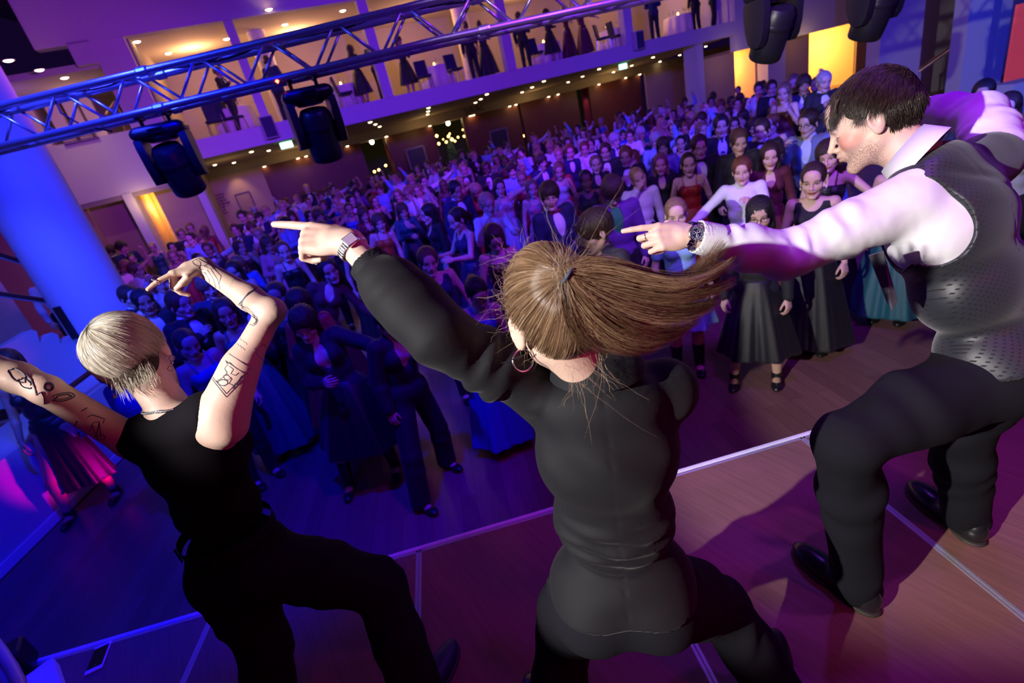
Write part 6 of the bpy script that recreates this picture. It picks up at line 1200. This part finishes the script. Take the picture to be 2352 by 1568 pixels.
# tattoos: ink lines lying on the skin
INK = mat('tattoo_ink', (.045, .05, .085), .55); bv = BVHTree.FromPolygons([v.co for v in BW1.data.vertices], [tuple(p.vertices) for p in BW1.data.polygons])
def ink(lines, name, label, r=.0007, step=3.):
    r *= 1.25
    mb = MB()
    for ln in lines:
        pts = []; seg = []
        for (x0, y0), (x1, y1) in zip(ln[:-1], ln[1:]):
            k = max(1, int(math.hypot(x1-x0, y1-y0)/step)); pts += [(x0+(x1-x0)*i/k, y0+(y1-y0)*i/k) for i in range(k)]
        pts.append(ln[-1])
        for px, py in pts:
            d_ = Vector(ray(px, py)); h = bv.ray_cast(Vector(CAM), d_)
            if h[0] is None or (seg and (h[0]-Vector(seg[-1])).length > .03):
                if len(seg) > 1: mb.tube(seg, r, 4)
                seg = []
            if h[0] is not None: nv = h[1] if h[1].dot(d_) < 0 else -h[1]; seg.append(tuple(h[0]+nv*.00015))
        if len(seg) > 1: mb.tube(seg, r, 4)
    if mb.v: o = mb.build(name, INK, root); o.location = Vector(-off); tag(o, label)
def wig(cx, cy, rx, ry, a0, a1, k=.0, n=14, rot=0.): return [(cx+rx*math.cos(a)*(1+k*math.sin(5*a))*math.cos(rot)-ry*math.sin(a)*math.sin(rot), cy+rx*math.cos(a)*(1+k*math.sin(5*a))*math.sin(rot)+ry*math.sin(a)*math.cos(rot)) for a in np.linspace(a0, a1, n)]
ink([[(526, 812), (578, 847), (520, 912), (484, 866)], [(487, 864), (520, 904), (562, 858), (518, 828)], [(518, 828), (524, 836), (516, 846), (522, 856), (510, 868), (498, 874), (503, 884), (516, 886), (526, 880), (538, 886)], [(526, 840), (536, 848), (530, 858), (541, 862), (548, 856)], [(512, 862), (524, 862), (532, 870), (526, 880)], [(500, 876), (512, 872), (524, 874)], [(534, 892), (540, 880), (547, 884)], [(541, 884), (548, 872), (555, 876)], [(547, 874), (554, 863), (560, 866)], [(519, 834), (528, 832), (538, 842), (546, 848)], wig(512, 878, 11, 7, 0, 6.3, .05), wig(522, 866, 8, 6, 0, 5)], 'tattoo', 'framed line drawing tattoo on the upper arm', .00075)
ink([[(588, 802), (606, 790), (622, 818), (609, 834), (586, 808)], [(584, 800), (592, 806)], [(602, 788), (610, 794)]], 'tattoo', 'small house-shaped line tattoo above the elbow side', .0006)
ink([[(546+i*3, 772+i*2.2+(3 if i % 2 else 0)) for i in range(9)], [(540+i*3, 785+i*2.2+(3 if i % 2 else -1)) for i in range(9)]], 'tattoo', 'two lines of tiny script tattoo on the upper arm', .00045)
ink([[(591-i*4, 660+i*3), (570-i*4, 672+i*5), (556-i*3, 694+i*2), (556+i*4, 712-i*2), (574+i*3, 726-i*2), (590, 732+i*3), (586-i*2, 742+i*1)] for i in range(4)]+[[(586, 746), (592, 738), (590, 728), (580, 722)], [(572, 744), (582, 748), (590, 742)]], 'tattoo', 'curved ribbon tattoo around the elbow', .00065)
ink([wig(452, 604, 10, 6, 0, 6.3, .12, 20, .5), wig(464, 614, 7, 5, 1, 6, .1, 14), [(444, 598), (456, 594), (470, 602), (484, 610), (494, 620)], [(470, 624), (480, 640), (482, 654)], [(476, 620), (490, 640), (496, 660)], [(484, 618), (500, 642), (506, 664)], [(492, 618), (508, 634), (503, 652)], wig(480, 612, 9, 4, 0, 5, .2, 14, .4), [(458, 618), (466, 626), (474, 628)]], 'tattoo', 'portrait line tattoo on the forearm', .00055)
ink([wig(112, 888, 11, 10, 0, 6.3, .04), wig(112, 888, 8, 7, 0, 6.3, .04), wig(145, 911, 26, 9, 0, 6.3, .05, 26, -.15), wig(145, 911, 18, 5, 0, 6.3, .2, 26, -.15), [(84, 906), (95, 900), (101, 912), (102, 928)], [(60, 860), (72, 872), (80, 892), (84, 908)], wig(40, 862, 22, 12, 0, 6.3, .15, 24, .6), wig(58, 880, 16, 9, 0, 6, .2, 24, .6)], 'tattoo', 'dark ornamental tattoos on the outstretched left arm', .0013)
ink([[(200, 958), (212, 952), (240, 962), (236, 972)], [(205, 990), (214, 970), (228, 968), (222, 1000)], [(212, 976), (220, 1002)], [(228, 972), (232, 1006)], wig(232, 1004, 9, 6, 0, 6.3, .2), [(176, 966), (172, 980)], [(186, 944), (200, 936)]], 'tattoo', 'line tattoo near the left shoulder', .0010)
ink([wig(391, 846, 6, 6, 0, 6.3, .25, 30)], 'tattoo', 'small sun tattoo behind the ear', .0006)
# =================================================== man in white shirt and waistcoat
g = Rig(s=1.04, fem=False, hs=1.0); vw = ray(2010, 280); rI = nrm(_R-vw*(_R@vw)); uI = nrm(np.cross(rI, vw)); uI = uI if uI@_U > 0 else -uI
g.head = pt(2004, 277, 1.40); a_ = math.radians(32.); ff = nrm(-rI*math.cos(a_)-uI*math.sin(a_)+vw*.06); uu = nrm(-rI*math.sin(a_)+uI*math.cos(a_)); rr_ = nrm(np.cross(ff, uu)); uu = np.cross(rr_, ff); g.R = np.array([rr_, ff, uu])
g.neck = pt(2110, 358, 1.36); g.pel = pt(2285, 800, 1.44); g.shL = pt(2078, 470, 1.34); g.shR = pt(2290, 350, 1.50)
g.elL = chain(g.shL, 1800, 590, .325, False); g.wrL = chain(g.elL, 1590, 541, .28, False)
g.elR = chain(g.shR, 2252, 262, .22, True); g.wrR = chain(g.elR, 2090, 250, .28, True)
g.T = torso_frame(g); hx = nrm(g.T[0]*A3(1, 1, .2)); g.hipL = g.pel-hx*.09-A3(0, 0, .05); g.hipR = g.pel+hx*.09-A3(0, 0, .05)
g.anL = onz(1968, 1335, SZ+.085)-A3(0, 0, 0); g.knL = pt(1945, 1015, 1.40); g.anR = onz(2218, 1180, SZ+.085); g.knR = A3(g.anR[0]-.10, g.anR[1]-.02, SZ+.50)
root = empty('person', (g.pel[0], g.pel[1], SZ), 0, 'dark-haired man in white shirt, patterned black waistcoat and black trousers pointing left at the right', 'person'); off = A3(*root.location)
SKM = skin_mat('skin_man', (.76, .52, .42), brow=(.06, .035, .022), closed=True, lips=(.60, .30, .24), beard=(.20, .105, .055), blush=.5); S = Sdf(); torso_prims(S, g, 0, False, 1.); S.cone(g.neck-g.T[2]*.03, g.head-g.R[2]*.05*1.06-g.R[1]*.02, .064, .058, .03)
for q in (-1, 1): arm_prims(S, g, q, 0, 1.); leg_prims(S, g, q, -.01, 1.)
head_prims(S, g.head, g.R, g.hs, True)
dw = (g.wrL-CAM)@_F; d = nrm(pt(1512, 545, dw-.005)-g.wrL); n = nrm(-vw*.8+_U*.35-_R*.15); FM = hand_prims(S, g.wrL, d, n, -1, s=1.06, per=[(12, 8, 5), (34, 100, 52), (40, 102, 52), (46, 100, 50)], curl=(0, 0, 0), thumb=(30, 50), spread=2); S.cone(g.wrL-d*.01, g.wrL+d*.03, .028, .026, .012)
dr = nrm(pt(2180, 292, 1.42)-g.wrR); hand_prims(S, g.wrR, nrm(g.wrR-g.elR), A3(0, -.5, .8), 1, s=1.03, curl=(35, 45, 25))
b = emit_poly('body', S, .011, SKM, root, [(g.head, .18, .0030), (g.wrL+d*.07, .17, .0026)], attrs=lambda V: {'hl': ('FLOAT_VECTOR', hl_attr(V, g.head, g.R, g.hs))}); b.location = Vector(-off)
WSH = mat('shirt_white_cotton', (.80, .79, .82), .75, bump=.06, bscale=500, var=.02); T = g.T; S = Sdf(); torso_prims(S, g, .014, False, 1., kk=.03)
m1 = (g.shL+g.elL)/2; m2 = g.elL+(g.wrL-g.elL)*.4; cf = g.elL+(g.wrL-g.elL)*.80
seg_cloth(S, [g.shL, m1, g.elL, m2, cf], [.078, .068, .062, .058, .043], .03); seg_cloth(S, [g.shR, (g.shR+g.elR)/2, g.elR, g.elR+(g.wrR-g.elR)*.4, g.elR+(g.wrR-g.elR)*.85], [.072, .068, .062, .054, .042], .03)
fs = [limb_fold(S, g.shL, g.elL, .0045, 3.2, .1, 1.05, 2.4, 1.3, .12), limb_fold(S, g.elL, g.wrL, .0055, 3.6, -.1, .72, 2.6, .4, .11), limb_fold(S, g.shR, g.elR, .003, 2.4, -.2, 1.1, 2., 2.2, .13), limb_fold(S, g.elR, g.wrR, .003, 3.2, -.1, .8, 2.2, .9, .12)]
S.disp = lambda P: sum(f(P) for f in fs)+.0022*snoise(P, 40, 12)-.0035*np.abs(snoise(P, 26, 77))+.0012*np.abs(snoise(P, 80, 78))
S.plane(g.pel+T[2]*.0, -T[2], .004); o = emit_poly('shirt', S, .006, WSH, root); o.location = Vector(-off)
def cuff_of(el, wr, t0, t1, r0, r1, nm):
    S = Sdf(); ax = nrm(wr-el); c0 = el+(wr-el)*t0; c1 = el+(wr-el)*t1; S.cone(c0, c1, r0, r1, .004); S.plane(c0, -ax, .002); S.plane(c1, ax, .002); S.cone(c1-ax*.025, c1+ax*.06, r1-.004, r1-.004, .002, 's'); o = emit_poly(nm, S, .0035, WSH, root); o.location = Vector(-off)
cuff_of(g.elL, g.wrL, .72, .965, .047, .0445, 'cuff'); cuff_of(g.elR, g.wrR, .78, .98, .046, .042, 'cuff')
mb = MB(); rings = []; nu = nrm(g.head-g.R[2]*.04-g.neck); nr = nrm(T[0]-nu*(T[0]@nu)); nf = np.cross(nu, nr)
for z, r in ((-.008, .076), (.040, .0675), (.044, .0705), (-.012, .091)): rings.append([g.neck+nu*z+nf*.004+r*(math.cos(q)*nr+math.sin(q)*nf) for q in np.linspace(math.pi*.60, math.pi*2.40, 44)])
mb.loft(rings, cap=False, closed=False); o = mb.build('collar', WSH, root, smooth=True); o.location = Vector(-off)
# waistcoat with woven spots
VM = bpy.data.materials.new('waistcoat_satin'); VM.use_nodes = True; t = NT(VM); tc = t.n('Attribute', attribute_name='hl'); mp = t.n('Mapping'); t.l(tc.outputs['Vector'], mp.inputs[0]); mp.inputs['Rotation'].default_value = (0, 0, math.radians(45)); mp.inputs['Scale'].default_value = (95, 95, 95)
sp = t.n('SeparateXYZ'); t.l(mp.outputs[0], sp.inputs[0]); fx = t.m('ABSOLUTE', t.m('SUBTRACT', t.m('FRACT', sp.outputs[0]), .5)); fz = t.m('ABSOLUTE', t.m('SUBTRACT', t.m('FRACT', sp.outputs[1]), .5)); dt = t.m('LESS_THAN', t.m('MAXIMUM', fx, fz), .19)
t.l(t.mix(dt, (.020, .023, .030), (.003, .003, .005)), t.b.inputs['Base Color']); t.l(t.m('ADD', .46, t.m('MULTIPLY', dt, .3)), t.b.inputs['Roughness']); t.b.inputs['Specular IOR Level'].default_value = .45; t.b.inputs['Sheen Weight'].default_value = .25
S = Sdf(); torso_prims(S, g, .026, False, 1., kk=.03); S.cone(g.shL*.76+(g.shL+g.shR)/2*.24, g.shR*.62+(g.shL+g.shR)/2*.38, .066, .066, .05)
S.ell(g.shL-T[0]*.022-T[2]*.055, A3(.062, .17, .125), T, .008, 's'); S.ell(g.shR+T[0]*.030-T[2]*.03, A3(.052, .17, .085), T, .008, 's'); S.cone(g.shR*.9+g.elR*.1, g.elR, .078, .078, .012, 's')
S.ell(g.neck+T[2]*.062+T[1]*.02, A3(.080, .10, .048), T, .008, 's'); S.plane(g.pel-T[2]*.01, -T[2], .004)
def vd(P):
    v = P-g.pel; z = v@T[2]; x = v@T[0]
    return .0040*snoise(P, 17, 21)+.0045*np.exp(-((x*.8+z-.50)/.018)**2)*(x > -.12)-.003*np.exp(-((x*.6+z-.43)/.03)**2)+.0016*np.exp(-((x-.005-.06*(.5-z))/.0022)**2)
S.disp = vd; o = emit_poly('waistcoat', S, .006, VM, root, attrs=lambda V: {'hl': ('FLOAT_VECTOR', np.stack([(V-g.pel)@T[0], (V-g.pel)@T[2], (V-g.pel)@T[1]], 1))}); o.location = Vector(-off)
mb = MB(); fl = [pt(1995, 588, 1.235), pt(2030, 578, 1.20), pt(2062, 690, 1.27), pt(2050, 715, 1.28), pt(2035, 690, 1.30)]; mb.loft([fl, [p+vw*.012 for p in fl]]); o = mb.build('waistcoat_front_panel', mat('grey_lining', (.10, .10, .12), .6), root); o.location = Vector(-off)
S = Sdf(); Pf = frame(A3(0, 0, 1), hx); S.ell(g.pel-A3(0, 0, .01), A3(.172, .130, .13), Pf, .04)
for q, hp, kn, an in ((-1, g.hipL, g.knL, g.anL), (1, g.hipR, g.knR, g.anR)):
    S.ell(g.pel+hx*q*.078-Pf[1]*.055-A3(0, 0, .06), A3(.094, .086, .095), Pf, .05); seg_cloth(S, [hp-A3(0, 0, .02), (hp+kn)/2, kn, kn+(an-kn)*.3, an+(an-kn)*.04], [.112, .104, .082, .084, .070], .03)
fs2 = [limb_fold(S, g.hipL, g.knL, .006, 2.2, .2, 1.1, 2, 1, .2), limb_fold(S, g.knL, g.anL, .005, 3.5, -.2, 1.1, 2, 3, .2), limb_fold(S, g.knR, g.anR, .006, 3.5, -.2, 1.1, 2, 2, .2)]; S.disp = lambda P: sum(f(P) for f in fs2)+.002*snoise(P, 24, 8); S.plane(g.pel+A3(0, 0, .12), A3(0, 0, 1), .004)
o = emit_poly('trousers', S, .009, BKT, root); o.location = Vector(-off)
fL = onz(1840, 1235, SZ)-onz(1985, 1345, SZ); fR = onz(2095, 1100, SZ)-onz(2235, 1210, SZ); perf_shoes(g, root, off, SHOE, (math.atan2(-fL[0], fL[1]), math.atan2(-fR[0], fR[1])), 1.08)
L = lambda p: g.head+g.hs*(np.asarray(p)@g.R); S = Sdf(); E = lambda p, r, k=.015, op='u': S.ell(L(p), np.array(r)*g.hs, g.R, k, op); E((0, -.016, .042), (.0785, .1010, .0915)); E((0, -.052, -.01), (.062, .052, .062), .03); E((0, .094, -.044), (.062, .058, .090), .010, 's'); S.plane(L((0, 0, -.055)), -g.R[2]-g.R[1]*.3, .01)
for q in (-1, 1): E((q*.088, .004, -.022), (.024, .034, .043), .008, 's')
o = emit_poly('hair_cap', S, .0055, mat('hair_base_dark', (.02, .012, .008), .7, bump=.6, bscale=400), root); o.location = Vector(-off)
HM3 = hair_mat('hair_short_dark', [(.008, .005, .004), (.022, .013, .009), (.085, .052, .034)], rough=.28, spec=.65); Pn = []; dd3, c0, rad = scalp(g, 14000)
for a in dd3:
    p0 = c0+a*rad*1.01; fw = A3(0, .75, .0) if p0[2] > .02 else A3(0, -.2, -.6); flow = nrm(fw+A3(a[0]*.5, 0, -.55 if abs(a[0]) > .5 else -.12)+rng.normal(0, .22, 3)); flow = nrm(flow-a*(flow@a)*.8); ln = rng.uniform(.018, .034)*(1.25 if p0[1] > .03 else 1)*(1 if p0[2] > 0 else .45)
    q = np.array([p0+flow*ln*t+a*ln*(.42*t-.30*t*t)-A3(0, 0, .006)*t*t for t in np.linspace(0, 1, 6)]); Pn.append(L(q))
for i in range(2200):
    x = rng.uniform(-.068, .068); v_ = rng.random(); r0 = A3(x, .062+.022*v_-4.2*x*x, .106-.030*v_-2.5*x*x); dr = nrm(A3(rng.normal(-.05, .15), .62, -.75)); ln = rng.uniform(.028, .050); Pn.append(L(np.array([r0+dr*ln*t+A3(0, -.010, -.016)*t*t for t in np.linspace(0, 1, 6)])))
o = strand_mesh('short_hair', np.array(Pn), rng.uniform(.00035, .0006, len(Pn)), HM3, root, rng.random(len(Pn))); o.location = Vector(-off)
# eyebrow and lashes
Pn = []
for q in (-1, 1):
    for i in range(170):
        u = rng.random(); r0 = A3(q*(.014+.038*u), .0935-.016*u*u+rng.normal(0, .0006), .0255+.0035*math.sin(u*2.6)+rng.normal(0, .0016)); dr = nrm(A3(q*.9, .15, .25-.5*u)); Pn.append(L(np.array([r0+dr*.0075*t+A3(0, .0012, 0)*math.sin(3*t) for t in np.linspace(0, 1, 4)])))
    for i in range(40): u = rng.random(); r0 = A3(q*(.021+.024*u), .0885-.010*(u-.4)**2, -.0035+.003*abs(u-.5)); Pn.append(L(np.array([r0+A3(q*.002, .006, -.004)*t for t in np.linspace(0, 1, 4)])))
o = strand_mesh('eyebrows', np.array(Pn), np.full(len(Pn), .00028), HM3, root, rng.random(len(Pn))); o.location = Vector(-off)
# chronograph
fa_ = nrm(g.wrL-g.elL); cw = g.wrL+fa_*.008; nn = nrm(n-fa_*(n@fa_)); bracelet(root, cw, fa_, n, .0340, .0300, 20, .019, .0038, mat('blue_steel', (.25, .27, .45), .22, 1.), skip=(18, 30)); o = [x for x in root.children if x.name.startswith('bracelet')][-1]; o.location = Vector(-off)
sd = np.cross(fa_, nn); cc = cw+nn*.033; mb = MB(); mb.lathe(cc, [(.0185, -.006), (.0212, -.003), (.0215, .003), (.0195, .0055), (.0175, .0055), (.0172, .003), (.0001, .003)], 36, Z=nn)
for q in (-.6, 0, .6): mb.tube([cc-fa_*math.cos(q)*.021+sd*math.sin(q)*.021, cc-fa_*math.cos(q)*.0255+sd*math.sin(q)*.0255], .0017, 8)
o = mb.build('watch_case', STEEL, root, auto=True); o.location = Vector(-off)
mb = MB(); mb.lathe(cc+nn*.0031, [(.0001, 0), (.0168, 0), (.0168, .0005), (.0001, .0005)], 32, Z=nn); o = mb.build('watch_dial', mat('dial_navy', (.012, .014, .06), .3), root); o.location = Vector(-off)
mb = MB()
for i in range(24): a = i*math.pi/12; e = math.cos(a)*fa_+math.sin(a)*sd; mb.box(cc+nn*.0038+e*.0145, (.0042 if i % 2 == 0 else .0026, .0009, .0005), e, np.cross(nn, e), nn); mb.box(cc+nn*.0060+e*.0186, (.0020, .0007, .0005), e, np.cross(nn, e), nn)
for a in (0, 2.1, 4.2):
    e = cc+nn*.0038+(math.cos(a)*fa_+math.sin(a)*sd)*.0072; mb.tube([e+.0036*(math.cos(b)*fa_+math.sin(b)*sd) for b in np.arange(0, 6.4, .5)], .0004, 4)
for a, l in ((.4, .010), (2.6, .013), (4.4, .012)): e = math.cos(a)*fa_+math.sin(a)*sd; mb.box(cc+nn*.0044+e*l/2, (l, .0009, .0004), e, np.cross(nn, e), nn)
o = mb.build('dial_markers', mat('white_marks', (.85, .85, .9), .4), root); o.location = Vector(-off)
f0, f1__ = FM[0][0], FM[0][1]; t = nrm(f1__-f0); c = FM[1][0]*.35+FM[1][1]*.65; t = nrm(FM[1][1]-FM[1][0]); u = nrm(np.cross(t, n)); v = np.cross(t, u); mb = MB(); mb.tube([c+.0108*(math.cos(a)*u+math.sin(a)*v) for a in np.arange(0, 6.35, .35)], .0014, 6); o = mb.build('finger_ring', STEEL, root, smooth=True); o.location = Vector(-off)
